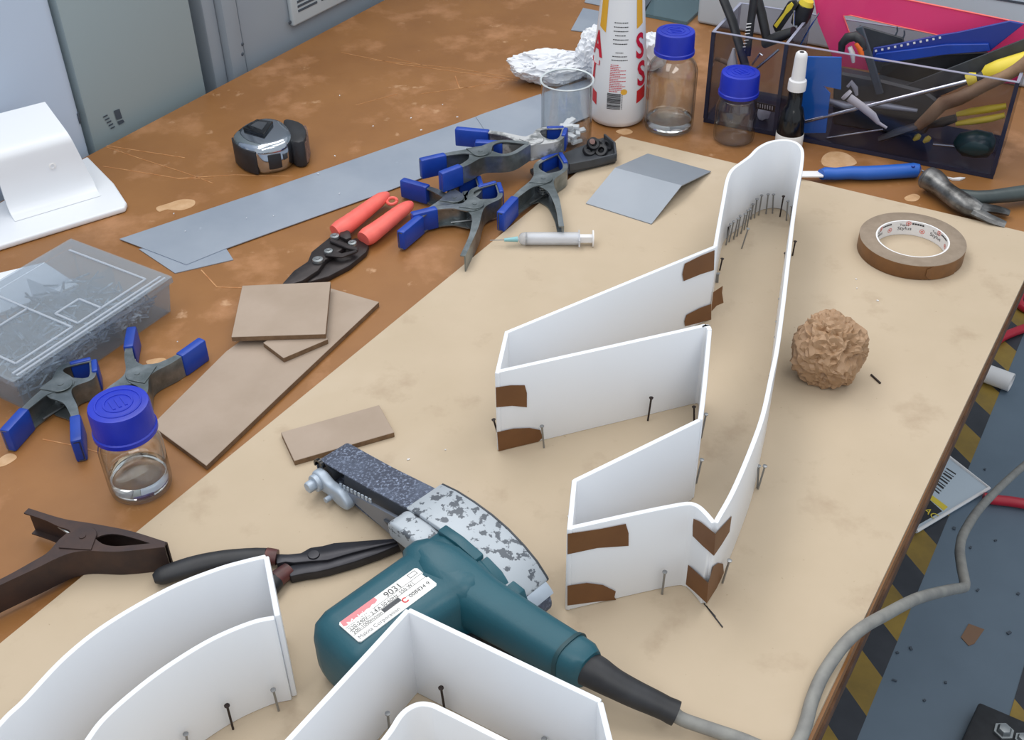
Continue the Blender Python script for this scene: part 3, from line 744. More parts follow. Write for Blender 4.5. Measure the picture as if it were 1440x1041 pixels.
# ------------------------------------------------------------------ spring clamps
def clamp(label, g1, g2, pv, jw, h=.0008, wd=.024, metal='clamp', grips=(1, 1), tips=(1, 1), lift=None, bulge=.010, group='spring clamps', name='spring_clamp', hp=None, jb=1.55, piv_off=.0135):
    hp = h+wd/2 if hp is None else hp
    G1, G2, PV, JW = at2(*g1, hp), at2(*g2, hp), at2(*pv, hp), at2(*jw, hp)
    t = thing(name, label, 'clamp', (PV.x, PV.y, Z0+h), group)
    d = (JW-PV).normalized(); n = Vector((-d.y, d.x))
    z0 = Z0+h; z1 = z0+wd
    jl = (JW-PV).length
    lz = (lambda p: 0) if lift is None else lift
    for gi, (G_, gp_, tp_) in enumerate(((G1, grips[0], tips[0]), (G2, grips[1], tips[1]))):
        sd = 1 if (G_-PV).dot(n) > 0 else -1
        if gi and sd == sd0: sd = -sd0
        sd0 = sd
        e = (PV-G_); en = Vector((-e.y, e.x)).normalized()
        if en.dot(n*sd) < 0: en = -en
        mid = G_.lerp(PV, .55)+en*bulge*.5+n*sd*piv_off*.3
        po = PV+n*sd*piv_off
        jm = PV.lerp(JW, .5)+n*sd*piv_off*jb
        tp = JW+n*sd*.003
        crv = cr([G_, mid, po, jm, tp], 9); N_ = len(crv)
        dep = []
        for k in range(N_):
            u = k/(N_-1)
            dep.append(.006+.019*math.exp(-((u-.5)/.095)**2)+.003*math.exp(-((u-.3)/.1)**2))
        inn = []
        for k in range(N_):
            tg = (crv[min(k+1, N_-1)]-crv[max(k-1, 0)]).normalized(); nn = Vector((-tg.y, tg.x))
            if nn.dot(n*sd) > 0: nn = -nn
            inn.append((nn, crv[k]))
        off = lambda q: [c_+nn*x for (nn, c_), x in zip(inn, q)]
        e0 = .0008 if gi else 0
        mb = MB()
        o1 = off([0]*N_); i1 = off([.0015]*N_); i2 = off(dep)
        mb.strip(o1, i1, z0+e0, z1-e0)
        mb.strip(i1, i2, z0+e0, z0+e0+.0013); mb.strip(i1, i2, z1-e0-.0013, z1-e0)
        mb.build('arm', metal, t, 40)
        kg = max(3, int(N_*.24))
        if gp_:
            mb = MB(); mb.strip(off([-.0018]*N_)[:kg], off([.0085]*N_)[:kg], z0-.0006, z1+.0014); mb.bevel(.002, 2)
            mb.build('grip', 'blue_rubber', t, 40)
        if tp_:
            mb = MB(); mb.strip(off([-.0016]*N_)[-int(N_*.2):], off([.0042]*N_)[-int(N_*.2):], z0-.0004, z1+.0012); mb.bevel(.0016, 2)
            mb.build('jaw_pad', 'blue_rubber', t, 40)
    hx = []
    for k in range(72):
        a = k/72*2*math.pi*4.5
        hx.append((PV.x+.0065*math.cos(a), PV.y+.0065*math.sin(a), z0+.004+(wd-.008)*k/71))
    sa = (G1-PV).normalized(); sb = (G2-PV).normalized()
    hx = [(PV.x+sa.x*.03, PV.y+sa.y*.03, z0+.004)]+hx+[(PV.x+sb.x*.03, PV.y+sb.y*.03, z1-.004)]
    MB().tube(hx, .0011, 6).build('spring', 'bolt', t, 50)
    MB().cyl((PV.x, PV.y, z0-.0004), (PV.x, PV.y, z1+.0018), .0028, 12).build('pivot_pin', metal, t, 40)
    pq = [PV+n*(.0105*math.cos(a))+d*(.0105*math.sin(a)) for a in [math.pi*k/10 for k in range(-5, 16)]]
    sg = 1 if (G1-PV).dot(n) > 0 else -1
    pq = [PV+(n*math.sin(a)*sg+d*math.cos(a))*.0112 for a in [math.pi+math.pi*k/12 for k in range(13)]]+[PV+n*sg*.013+d*.013, PV+n*sg*.014-d*.014]
    MB().prism(pq, z1, z1+.0011).bevel(.0003, 1).build('pivot_plate', metal, t, 40)
    return t
def tilt(t, ax, ang, dz=0):
    t.rotation_mode = 'QUATERNION'; t.rotation_quaternion = Matrix.Rotation(ang, 3, Vector(ax)).to_quaternion(); t.location.z += dz
clamp('grey spring clamp with blue grips, its jaws tucked against the nail box', (6, 620), (117, 634), (90, 555), (135, 518))
clamp('grey spring clamp with blue grips behind the short capped bottle', (291, 492), (184, 474), (197, 540), (160, 596))
clamp('dark rusty spring clamp without grips, across the mdf edge', (-40, 862), (46, 730), (122, 772), (238, 782), h=BT+.0004, wd=.027, metal='rust', grips=(0, 0), tips=(0, 0), group=None, bulge=.004, piv_off=.0165, jb=.72)
clamp('grey spring clamp with blue grips, nearest the syringe, one bare handle', (700, 312), (793, 330), (764, 264), (786, 226), h=.0065, grips=(1, 0))
clamp('grey spring clamp next to the red snips, one blue grip and one bare worn handle', (578, 312), (655, 372), (668, 300), (700, 268), h=.0035, grips=(1, 0))
clamp('grey spring clamp lying farthest down the heap with blue grip on the snips side', (560, 338), (568, 262), (640, 290), (672, 258), h=.0035, wd=.022)
clamp('grey spring clamp high in the heap with large bare jaws', (590, 236), (622, 258), (676, 226), (745, 213), h=.027, wd=.024, tips=(0, 0))
clamp('paint-splattered spring clamp with blue jaw pads, farthest in the heap', (642, 190), (668, 212), (752, 208), (795, 190), h=.026, wd=.022, metal='clamp_splat')

# dark plastic holder with black rings
hd = thing('plastic_holder', 'dark grey plastic holder with black rings on its end, beside the beaker', 'holder', at(800, 230, .006))
q = [at2(x, y, .012) for x, y in ((745, 238), (800, 212), (848, 193), (864, 205), (866, 224), (800, 240), (760, 256))]
MB().prism(q, Z0+.0065, Z0+.012).bevel(.001, 2).build('base', 'dark_grey', hd)
MB().band([at2(x, y, .02) for x, y in ((800, 232), (832, 226), (866, 218), (864, 202), (850, 190))], .003, Z0+.0115, Z0+.022).bevel(.0006, 1).build('raised_edge', 'dark_grey', hd)
for k, (x, y, h, ax) in enumerate(((828, 212, .016, (.3, -.5, .8)), (840, 203, .019, (.1, -.3, .9)), (846, 212, .016, (-.3, -.6, .7)), (834, 202, .024, (.2, -.7, .6)), (852, 205, .017, (.6, -.2, .7)))):
    c = at(x, y, h)
    o = MB().lathe([(.0042, -.003), (.0075, -.003), (.0082, -.002), (.0082, .002), (.0075, .003), (.0042, .003), (.0042, -.003)], c, 20, ax).build('rubber_ring', 'black')
    tag(o, 'small black rubber ring on the dark plastic holder, %s of its cluster' % ('leftmost', 'behind the plug', 'frontmost', 'uppermost', 'rightmost')[k], 'ring', 'black rings')
c = at(833, 199, .029); tag(MB().lathe([(0, -.002), (.0035, -.002), (.0038, 0), (0, .0008)], c, 16, (.2, -.7, .6)).build('rubber_plug', mat('brown_rubber', (120, 92, 88), .6)), 'small brown rubber plug set in a black ring', 'plug')

# ------------------------------------------------------------------ snips
def p7(x, y): return 400+x/6.942, 250+y/6.942
sn = thing('tin_snips', 'dark tin snips with coral red grips lying next to the spring clamps', 'snips', at(480, 350, 0))
h1 = .013
lo = [p7(*p) for p in ((-60, 1075), (90, 905), (225, 815), (262, 722), (440, 578), (520, 560), (620, 640), (560, 700), (400, 800), (330, 900), (180, 1000))]
MB().prism([at2(x, y, h1) for x, y in lo], Z0+.006, Z0+h1).bevel(.0015, 2).build('blade', 'dark_iron', sn)
lo = [p7(*p) for p in ((-60, 1082), (120, 1040), (250, 1015), (430, 965), (640, 855), (800, 725), (825, 665), (700, 585), (600, 625), (470, 760), (330, 820), (240, 925))]
MB().prism([at2(x, y, .007) for x, y in lo], Z0+.0005, Z0+.0075).bevel(.0015, 2).build('blade', 'dark_iron', sn)
lo = [p7(*p) for p in ((450, 585), (520, 610), (720, 680), (715, 705), (600, 680), (440, 615))]
MB().prism([at2(x, y, .0165) for x, y in lo], Z0+.0128, Z0+.0165).bevel(.0008, 1).build('link_plate', 'dark_iron', sn)
lo = [p7(*p) for p in ((390, 700), (440, 690), (560, 735), (705, 700), (712, 716), (560, 770), (400, 760))]
MB().prism([at2(x, y, .0155) for x, y in lo], Z0+.0128, Z0+.0155).bevel(.0008, 1).build('link_plate', 'dark_iron', sn)
lo = [p7(*p) for p in ((540, 520), (600, 500), (640, 520), (655, 580), (600, 600), (540, 570))]
MB().prism([at2(x, y, .017) for x, y in lo], Z0+.008, Z0+.017).bevel(.0015, 2).build('tang', 'dark_iron', sn)
for x, y, r_ in ((325, 795, .0062), (430, 712, .0052), (662, 632, .0052), (490, 565, .0056)):
    c = at(*p7(x, y), .0165); MB().lathe([(0, .0018), (r_*.4, .0018), (r_*.45, .0008), (r_*.95, .0004), (r_, -.0002), (r_, -.003), (0, -.003)], c, 18).build('bolt', 'bolt', sn)
hp_ = [at(*p7(x, y), z) for x, y, z in ((490, 530, .014), (580, 480, .015), (690, 400, .0155), (820, 300, .0155), (930, 215, .0145), (1005, 160, .0135))]
MB().tube(cr(hp_, 4), [.0095, .0105, .0115, .012, .012, .012, .0115, .0115, .011, .011, .0105, .0105, .010, .010, .0095, .0095, .009, .0085, .0075, .006, .004], 14, .85).build('grip', 'red_grip', sn, 50)
hp_ = [at(*p7(x, y), z) for x, y, z in ((770, 600, .012), (860, 540, .013), (980, 450, .014), (1100, 355, .014), (1180, 295, .014), (1235, 250, .013))]
MB().tube(cr(hp_, 4), [.0100, .0112, .012, .012, .0118, .0115, .0112, .011, .0108, .0105, .0105, .010, .010, .0095, .0095, .009, .0085, .008, .007, .006, .004], 14, .85).build('grip', 'red_grip', sn, 50)
c = at(*p7(1050, 228), .013); MB().tube(cr([c+Vector((.006*math.cos(a), .008*math.sin(a), .0)) for a in [2*math.pi*k/10 for k in range(10)]], 3, True), .002, 8).build('hook', 'red_grip', sn)

# ------------------------------------------------------------------ tape measure
tm = thing('tape_measure', 'chrome and black tape measure lying on its side on bare bench', 'tape measure', at(378, 218, 0))
ht = .040
def px_poly(pts, h, n=3): return cr([at2(x, y, h) for x, y in pts], n, True)
body = [(326, 190), (333, 181), (350, 170), (374, 164), (396, 168), (409, 180), (411, 192), (398, 202), (376, 207), (360, 208), (338, 202)]
q = px_poly(body, ht); cen = sum(q, Vector((0, 0)))/len(q)
sc_ = lambda k: [cen+(p-cen)*k for p in q]
mb = MB(); mb.loft([[(p.x, p.y, Z0+z) for p in sc_(k)] for k, z in ((.88, .001), (.97, .006), (1.0, .014), (1.0, .030), (.96, .037), (.86, .0405), (.7, .0415))]); mb.build('case', 'chrome', tm, 40)
def around(name, m, pts, off, z0, z1, bev=.0012):
    "raised skin over part of the side of the case"
    pp = [at2(x, y, ht) for x, y in pts]; pp = cr(pp, 4)
    o_ = [cen+(p-cen)*(1+off) for p in pp]; i_ = [cen+(p-cen)*.86 for p in pp]
    return MB().strip(o_, i_, Z0+z0, Z0+z1).bevel(bev, 2).build(name, m, tm, 40)
around('rubber_grip', 'black', [(325, 187), (327, 193), (338, 202), (352, 207), (358, 208)], .02, .002, .034)
around('badge', 'black', [(374, 207.5), (384, 206), (393, 203.5)], .012, .008, .029)
around('lock_button', 'dark_grey', [(396, 203), (401, 200)], .03, .018, .026, .0006)
q = px_poly([(398, 168), (412, 168), (426, 174), (431, 186), (427, 198), (412, 199), (404, 190)], .038, 2)
MB().prism(q, Z0+.001, Z0+.038).bevel(.003, 2).build('bumper', 'black', tm)
q = px_poly([(425, 178), (430, 176), (433, 187), (430, 199), (426, 199)], .034, 2)
MB().prism(q, Z0+.004, Z0+.034).bevel(.001, 1).build('worn_rim', mat('worn_brown_rubber', (136, 106, 92), .8, 0, (96, 74, 66), 200, 3), tm)
q = [at2(x, y, .046) for x, y in ((341, 179), (361, 167), (384, 170), (371, 188))]
MB().prism(q, Z0+.0412, Z0+.046).bevel(.0012, 2).build('belt_clip', 'black_gloss', tm)
q = [at2(x, y, .047) for x, y in ((352, 176), (362, 170), (376, 172), (368, 182))]
MB().prism(q, Z0+.0455, Z0+.0468).bevel(.0005, 1).build('clip_boss', 'dark_grey', tm)
c = at(365, 200, .038); MB().lathe([(0, .0022), (.002, .002), (.0028, 0)], c, 12, (.2, -.8, .5)).build('screw', 'black', tm)

# ------------------------------------------------------------------ bent white acrylic at the left
flat('acrylic_sheet', 'white', [(-60, 398), (62, 369), (110, 400), (0, 440)], .0003, .004, 'flat white acrylic sheet poking out under the nail box', 'acrylic sheet')
wa, wb = at2(0, 354, 0), at2(184, 297, 0); wd_ = (wb-wa).normalized(); wn = Vector((-wd_.y, wd_.x))
ba = thing('acrylic_plinth', 'flat thick white acrylic base with rounded corner at the left', 'acrylic sheet', (*(wa-wd_*.0), Z0))
q = [wa-wd_*.07, wb-wd_*.006, wb+wn*.010]+[at2(x, y, .008) for x, y in ((160, 257), (123, 219.5))]
q += [q[-1]-U*.20]
MB().prism(q, Z0+.0003, Z0+.008).bevel(.0025, 3).build('sheet', 'white', ba)
# bent upright: profile in the plane across wd_
un = thing('acrylic_bend', 'upright bent white acrylic sheet with a drilled hole standing on the acrylic base', 'acrylic sheet', (*(wb-wd_*.1), Z0+.008))
pr = cr([(.044, .0085), (.058, .012), (.065, .024), (.067, .045), (.067, .068), (.069, .080), (.078, .087), (.100, .0935), (.137, .104)], 6)
e0_, e1_ = -.020, -.126
th_ = .005
prv = [Vector(p) for p in pr]; nn_ = []
for i in range(len(prv)):
    t_ = (prv[min(i+1, len(prv)-1)]-prv[max(i-1, 0)]).normalized(); nn_.append(Vector((t_.y, -t_.x)))
ring = prv+[p+n_*th_ for p, n_ in zip(prv, nn_)][::-1]
ring = [Vector((p.x, max(p.y, .0083))) for p in ring]
def pp3(p, e, sh=0): v = wb+wd_*(e+sh)+wn*p.x; return Vector((v.x, v.y, Z0+p.y))
mb = MB(); mb.ring_solid([pp3(p, e0_-.016*max(0, p.y-.02)/.084) for p in ring], [pp3(p, e1_) for p in ring]); mb.build('sheet', 'white', un, 40)
c = wb+wd_*(-.062)+wn*.0672; c = Vector((c.x, c.y, Z0+.053))
MB().lathe([(.0022, 0), (.0042, 0), (.0044, .0008), (.0024, .0014), (.0022, 0)], c, 18, (-wn.x, -wn.y, .15)).build('hole_rim', 'card', un, 40)

# ------------------------------------------------------------------ nail box
A_ = at2(38, 578, 0); a_ = (at2(238, 440, 0)-A_); La = a_.length+.002; a_ = a_.normalized(); b__ = Vector((-a_.y, a_.x))
if b__.x > 0: b__ = -b__
Lb = .140
nb = thing('nail_box', 'frosted plastic organiser box with a hinged lid, full of nails', 'box', (*(A_+a_*La/2+b__*Lb/2), Z0))
def bx(s_, t_, z): v = A_+a_*s_+b__*t_; return Vector((v.x, v.y, Z0+z))
def rect(s0, s1, t0, t1): return [A_+a_*s0+b__*t0, A_+a_*s1+b__*t0, A_+a_*s1+b__*t1, A_+a_*s0+b__*t1]
dft = .004
mb = MB()
lo_, hi_ = rect(0, La, 0, Lb), rect(-dft, La+dft, -dft, Lb+dft)
wl = .0022
def shell(mb, lo, z0, hi, z1, c):
    f = lambda p, k: c+(p-c)*k
    n = len(lo)
    for i in range(n):
        j = (i+1) % n
        k = 1-wl/(Lb/2)
        mb.ring_solid([(*lo[i], z0), (*lo[j], z0), (*f(lo[j], k), z0), (*f(lo[i], k), z0)], [(*hi[i], z1), (*hi[j], z1), (*f(hi[j], k), z1), (*f(hi[i], k), z1)])
cc = A_+a_*La/2+b__*Lb/2
shell(mb, lo_, Z0+.0004, hi_, Z0+.036, cc)
mb.prism(rect(.002, La-.002, .002, Lb-.002), Z0+.0005, Z0+.0025)
mb.build('tray', 'frosted', nb, 0)
mb = MB(); lo2, hi2 = rect(-.007, La+.007, -.007, Lb+.007), rect(-.0075, La+.0075, -.0075, Lb+.0075)
mb.prism(hi2, Z0+.0425, Z0+.0445).bevel(.001, 1)
ld = mb.build('lid', 'frosted_lid', nb, 0)
mb = MB(); shell(mb, lo2, Z0+.0365, lo2, Z0+.0424, cc); mb.build('lid_skirt', 'frosted', ld, 0)
M['ridge'] = glassy('frosted_ridge', (240, 244, 248), (215, 220, 226), .6, haze=.6, hazecol=(222, 228, 236))
def ridge(s0, t0, s1, t1, z=.0446):
    p, q = A_+a_*s0+b__*t0, A_+a_*s1+b__*t1
    MB().band([p, q], .0022, Z0+z, Z0+z+.0010).build('ridge', 'ridge', ld, 0)
m_ = .012
for s0, t0, s1, t1 in ((m_, m_, La*.42, m_), (La*.42, m_, La*.42, Lb-m_), (m_, m_, m_, Lb-m_), (La*.46, m_, La-m_, m_), (La-m_, m_, La-m_, Lb-m_), (La*.46, m_, La*.46, Lb*.32),
                       (La*.46, Lb*.32, La*.62, Lb*.32), (La*.62, Lb*.32, La*.62, m_), (0, .002, La, .002), (0, -.004, La, -.004), (m_, Lb*.55, La*.42, Lb*.55)):
    ridge(s0, t0, s1, t1)
mb = MB()
for s0 in (La*.33, La*.66):
    mb.prism(rect(s0, s0+.0014, .002, Lb-.002), Z0+.003, Z0+.034)
mb.prism(rect(.002, La-.002, Lb*.55, Lb*.55+.0014), Z0+.003, Z0+.034); mb.build('divider', 'frosted', nb, 0)
mb = MB()
for k in range(620):
    s_, t_ = random.uniform(.012, La-.012), random.uniform(.010, Lb-.016) if k > 380 else random.uniform(.008, .03)
    z = random.uniform(.004, .024)*(.6+.4*abs(math.sin(s_*60))); az = random.random()*6.28; el = random.gauss(0, .28); l = random.uniform(.014, .026)
    d = Vector((math.cos(az)*math.cos(el), math.sin(az)*math.cos(el), math.sin(el)))*l*.5
    c = bx(s_, t_, z+.004)
    P_, Q_ = c-d, c+d
    ok = True
    for v in (P_, Q_):
        r_ = v.to_2d()-A_; sa_, ta_ = r_.dot(a_), r_.dot(b__)
        if not (.004 < sa_ < La-.004 and .004 < ta_ < Lb-.004 and Z0+.003 < v.z < Z0+.035): ok = False
    if ok: mb.tube([P_, Q_], .0012, 4)
nm = mb.build('nail_heap', mat('zinc_nail_heap', (118, 130, 144), .38, .5, (186, 196, 206), 60, 3, .5, .6), None, 0)
tag(nm, 'heap of small zinc nails filling the frosted organiser box', 'nails', None, 'stuff')

# ------------------------------------------------------------------ syringe, blue knife, hammer
sy = thing('syringe', 'clear syringe with a needle and white plunger lying on the mdf', 'syringe', at(775, 336, BT))
SY = lambda x, y=335.5, h=.0145: at(x, y, h)
ax = (SY(835)-SY(729)).normalized()
mb = MB(); mb.tube([SY(727, 336.5), SY(729.5, 336.5), SY(731, 336.3), SY(734, 336), SY(738), SY(814)], [.0022, .0024, .0050, .0068, .0074, .0074], 20); mb.build('barrel', 'syringe', sy, 40)
MB().tube([SY(739), SY(741.5)], .0066, 18).build('rubber_seal', 'black', sy, 40)
MB().tube([SY(742), SY(833)], .0050, 4, 1, (0, .7, .7)).build('plunger', 'card', sy, 0)
MB().tube([SY(833), SY(835)], .0095, 20).build('thumb_rest', 'card', sy, 40)
c = SY(814.5)
mb = MB(); v_ = Vector((-ax.y, ax.x, 0)).normalized()
mb.loft([[c+ax*dx+v_*sx*.0125+Vector((0, 0, dz)) for sx, dz in ((-1, -.004), (1, -.004), (1, .004), (-1, .004))] for dx in (-.001, .001)]); mb.build('finger_flange', 'syringe', sy, 0)
MB().tube([SY(709, 337.5), SY(720, 337), SY(728, 336.5)], [.0019, .0026, .0034], 12).build('needle_hub', mat('pale_teal_hub', (132, 184, 190), .35), sy, 40)
MB().tube([SY(689, 338, .013), SY(710, 337.5)], .0005, 6).build('needle', 'bolt', sy, 40)

bk_ = thing('utility_knife', 'blue-handled knife with a pale blade between the tall letter and the tool box', 'knife', at(1225, 244, 0))
pts = [at(x, y, .0105) for x, y in ((1155, 245.5), (1160, 244), (1175, 244.5), (1195, 243), (1215, 243.5), (1240, 242.5), (1265, 241), (1285, 239.5), (1292, 240), (1294, 240.5))]
MB().tube(pts, [.0072, .0082, .0080, .0086, .0092, .0094, .0095, .0098, .0086, .0045], 18, .95).build('handle', 'blue_handle', bk_, 50)
c = at(1284, 233.5, .019); MB().lathe([(.0012, 0), (.0026, 0), (.0026, -.001), (.0012, -.001), (.0012, 0)], c, 14).build('hang_hole', 'navy', bk_, 40)
MB().prism([at2(x, y, .0115) for x, y in ((1112, 240.5), (1158, 240.5), (1158, 248), (1118, 248))], Z0+.0100, Z0+.0115).build('blade', 'card', bk_, 0)
tag(MB().tube([at(1296, 240, .004), at(1306, 244, .003)], .0014, 8).build('steel_pin', 'bolt'), 'short steel pin beyond the butt of the blue-handled knife', 'pin')
tag(MB().prism([at2(x, y, .004) for x, y in ((1332, 247), (1340, 250.5), (1350, 251), (1358, 248), (1350, 247.5), (1341, 248.5))], Z0+.0005, Z0+.0025).build('blade_chip', 'card', None, 0), 'small pale blade sliver under the tool box edge above the hammer', 'blade')
def p9(x, y): return 1290+x/9.6, 230+y/9.6
hm = thing('claw_hammer', 'worn steel claw hammer with a green-grey handle at the board corner', 'hammer', at(1345, 275, 0))
hd_ = [at(*p9(x, y), z) for x, y, z in ((140, 190, .019), (215, 230, .018), (270, 270, .018), (330, 330, .017), (430, 410, .017), (560, 500, .0165), (720, 590, .015), (840, 640, .013))]
MB().tube(hd_, [.0150, .0155, .0142, .0120, .0122, .0128, .0122, .0095], 18, .92).build('head', 'iron_hammer', hm, 40)
MB().tube([at(*p9(x, y), z) for x, y, z in ((150, 200, .0185), (110, 175, .019))], [.0152, .0138], 18, .95).bevel(.001, 1).build('striking_face', 'iron_hammer', hm, 40)
for q in (((780, 600), (900, 600), (1050, 620), (1180, 650), (1240, 670)), ((760, 640), (880, 700), (1000, 760), (1110, 800), (1190, 830))):
    pp = [at(*p9(x, y), z) for (x, y), z in zip(q, (.014, .012, .010, .008, .007))]
    MB().tube(pp, [.0085, .0082, .0076, .0068, .0056], 8, .62).build('claw', 'iron_hammer', hm, 40)
pp = [at(*p9(x, y), z) for x, y, z in ((560, 440, .017), (800, 460, .017), (1000, 450, .016), (1300, 415, .0155), (1500, 390, .015), (2200, 310, .0145), (3000, 250, .014))]
MB().tube(pp, [.0095, .0092, .0090, .0100, .0105, .012, .013], 14, .9).build('handle', 'hammer_handle', hm, 50)

# ------------------------------------------------------------------ pliers
def p3(x, y): return 210+x/3.892, 740+y/3.892
pl = thing('needle_nose_pliers', 'black long-nose pliers with dark grips pointing at the sander', 'pliers', at(400, 790, BT))
def pprism(pts, h, z0, name, m, bev=.0012): return MB().prism([at2(*p3(x, y), h) for x, y in pts], Z0+z0, Z0+h).bevel(bev, 2).build(name, m, pl, 40)
M['ironblack'] = mat('black_oiled_steel', (40, 40, 46), .32, .5, (54, 54, 60), 40, 5)
pprism([(690, 150), (760, 152), (830, 145), (880, 116), (950, 106), (1010, 90), (1250, 72), (1395, 62), (1400, 74), (1250, 110), (1100, 148), (975, 185), (870, 192), (790, 200), (745, 195), (695, 205)], .018, .009, 'jaw', 'ironblack')
pprism([(740, 222), (790, 210), (870, 196), (975, 188), (1100, 152), (1250, 114), (1400, 76), (1400, 88), (1250, 150), (1120, 195), (980, 235), (910, 250), (850, 258), (770, 275)], .016, BT+.001, 'jaw', 'ironblack')
MB().lathe([(0, .0015), (.0045, .0012), (.005, 0)], at(*p3(900, 160), .018), 18).build('rivet', 'ironblack', pl, 40)
def ptube(pts, rad, name, m): MB().tube(cr([at(*p3(x, y), z) for x, y, z in pts], 4), rad, 14, .85).build(name, m, pl, 50)
ptube([(24, 290, .014), (120, 255, .015), (260, 215, .016), (420, 182, .016), (560, 168, .016), (640, 166, .016)], [.004, .0068, .0078, .0082, .0084, .0086, .0088, .0090, .009, .009, .0088, .0086, .0084, .0082, .008, .008, .0078, .0078, .0076, .0076, .0074], 'grip', 'black')
M['maroon'] = mat('worn_maroon_plastic', (104, 50, 46), .45, 0, (66, 40, 40), 40, 4)
ptube([(640, 166, .016), (700, 172, .0155)], [.0078, .0078, .0076, .0074, .007], 'collar', 'maroon')
ptube([(690, 295, .0135), (650, 345, .0135), (560, 420, .013), (420, 520, .013), (300, 590, .012)], [.0076, .008, .008, .0082, .0084, .0084, .0086, .0086, .0088, .0088, .0088, .0086, .0084, .008, .0076, .0068, .005], 'grip', 'black')
ptube([(690, 295, .0135), (765, 240, .013)], [.0078, .0076, .0074, .0072, .007], 'collar', 'maroon')

# ------------------------------------------------------------------ belt sander
SO = at2(470, 638, .035); SE1 = (at2(603, 708, .06)-SO).normalized(); SE2 = Vector((SE1.y, -SE1.x))
if SE2.y > 0: SE2 = -SE2
def S(x, y, z): v = SO+SE1*x/1000+SE2*y/1000; return Vector((v.x, v.y, Z0+z/1000))
sd = thing('belt_sander', 'teal narrow-belt sander with a chipped grey cover lying among the letters', 'sander', S(170, 40, 6.2))
def xz(poly, y0, y1): return MB().ring_solid([S(x, y0, z) for x, z in poly], [S(x, y1, z) for x, z in poly])
def xzl(polys): # list of (y, poly)
    return MB().loft([[S(x, y, z) for x, z in p] for y, p in polys])
def arc(cx, cz, r, a0, a1, n): return [(cx+r*math.cos(R(a0+(a1-a0)*k/n)), cz+r*math.sin(R(a0+(a1-a0)*k/n))) for k in range(n+1)]
# belt loop: round the front roller and the rear pulley
outer = arc(3, 24, 12, 270, 100, 10)+[(60, 45.5)]+[(125, 59.5), (185, 57), (208, 47)]+arc(229, 21.5, 15, 60, -85, 12)+[(120, 7.6), (60, 9.5)]
inner = arc(3, 24, 10.8, 270, 100, 10)+[(60, 44.3)]+[(125, 58.3), (185, 55.8), (207, 45.8)]+arc(229, 21.5, 13.8, 60, -85, 12)+[(120, 8.8), (60, 10.7)]
mb = MB(); n = len(outer)
mb.loft([[S(*[(a[0]), yy, a[1]]) for a, yy in ((o_, -17), (o_, 14), (i_, 14), (i_, -17))] for o_, i_ in zip(outer+outer[:1], inner+inner[:1])], cap=False)
mb.build('abrasive_belt', 'abrasive', sd, 40)
MB().cyl(S(3, -16, 24), S(3, 13, 24), .0106, 20).build('front_roller', 'dark_grey', sd, 40)
MB().cyl(S(229, -16, 21.5), S(229, 13, 21.5), .0137, 24).build('drive_pulley', 'dark_grey', sd, 40)
xz([(20, 18), (22, 30), (70, 40), (140, 53), (150, 50), (150, 15), (110, 14), (60, 16)], -14, 8).bevel(.001, 1).build('platen', 'arm', sd)
xz([(26, 22), (60, 33), (120, 46), (146, 50), (148, 18), (128, 12), (96, 14), (60, 18)], 15, 18).bevel(.0008, 1).build('side_plate', 'arm', sd)
xz([(88, 30), (126, 38), (126, 33), (100, 24)], 17.5, 20).bevel(.0006, 1).build('plate_slot', 'dark_grey', sd)
for k in range(9): xz([(30+k*5, 32+k*1.15), (33+k*5, 32.6+k*1.15), (33+k*5, 28.6+k*1.15), (30+k*5, 28+k*1.15)], 17.8, 18.8).build('serration', 'cast', sd, 0)
# roller fork and bolt
xz(cr([(-4, 20), (0, 30), (10, 31), (20, 27), (36, 28), (46, 20), (44, 13), (32, 11), (20, 14), (10, 13), (2, 14)], 4, True), 15.5, 25).bevel(.0025, 3).build('roller_fork', 'cast', sd, 50)
xz(arc(6, 22, 8, 0, 345, 22), 24, 29).bevel(.001, 2).build('washer', 'cast', sd, 40)
xz(arc(6, 22, 5.6, 0, 300, 5), 28.5, 36).bevel(.0008, 1).build('bolt', 'cast', sd, 40)
xz(arc(22, 14, 2.6, 0, 345, 12), 24, 30).build('set_screw', 'cast', sd, 40)
xz(arc(-1, 30, 7.2, 200, 20, 8)+arc(-1, 30, 5.2, 20, 200, 8), 14, 17).build('retainer', 'black_gloss', sd, 40)
# chipped cover over the belt
prof = [(117, 61.5), (135, 65.5), (155, 67), (175, 66.5), (193, 63.5), (210, 57.5), (224, 50), (234, 41), (236, 38.5)]
inn_ = [(233.5, 36.5), (231.5, 39), (222, 47.5), (207, 53), (192, 58.5), (175, 61.5), (155, 62.3), (135, 61.8), (119, 60.2)]
MB().loft([[S(a[0], yy, a[1]) for a, yy in ((o_, -21), (o_, 17), (i_, 17), (i_, -21))] for o_, i_ in zip(prof, inn_[::-1])]).bevel(.0012, 2).build('belt_cover', 'cover', sd, 50)
side = prof+[(230, 28), (200, 24), (160, 34), (117, 50)]
xz(side, -23, -20.5).bevel(.0008, 1).build('cover_flange', 'dark_grey', sd)
xz([(116, 58), (122, 62), (146, 63.5), (160, 62), (162, 50), (150, 44), (118, 44)], 16, 37).bevel(.003, 3).build('cover_bracket', 'cover', sd)
xz([(120, 44), (165, 46), (165, 14), (135, 14)], 16, 33).build('dark_recess', 'black', sd, 0)
xz(arc(229, 21.5, 18.2, 35, 75, 8)+arc(229, 21.5, 16, 75, 35, 8), -19, 15).build('guard_lip', 'cast', sd, 40)
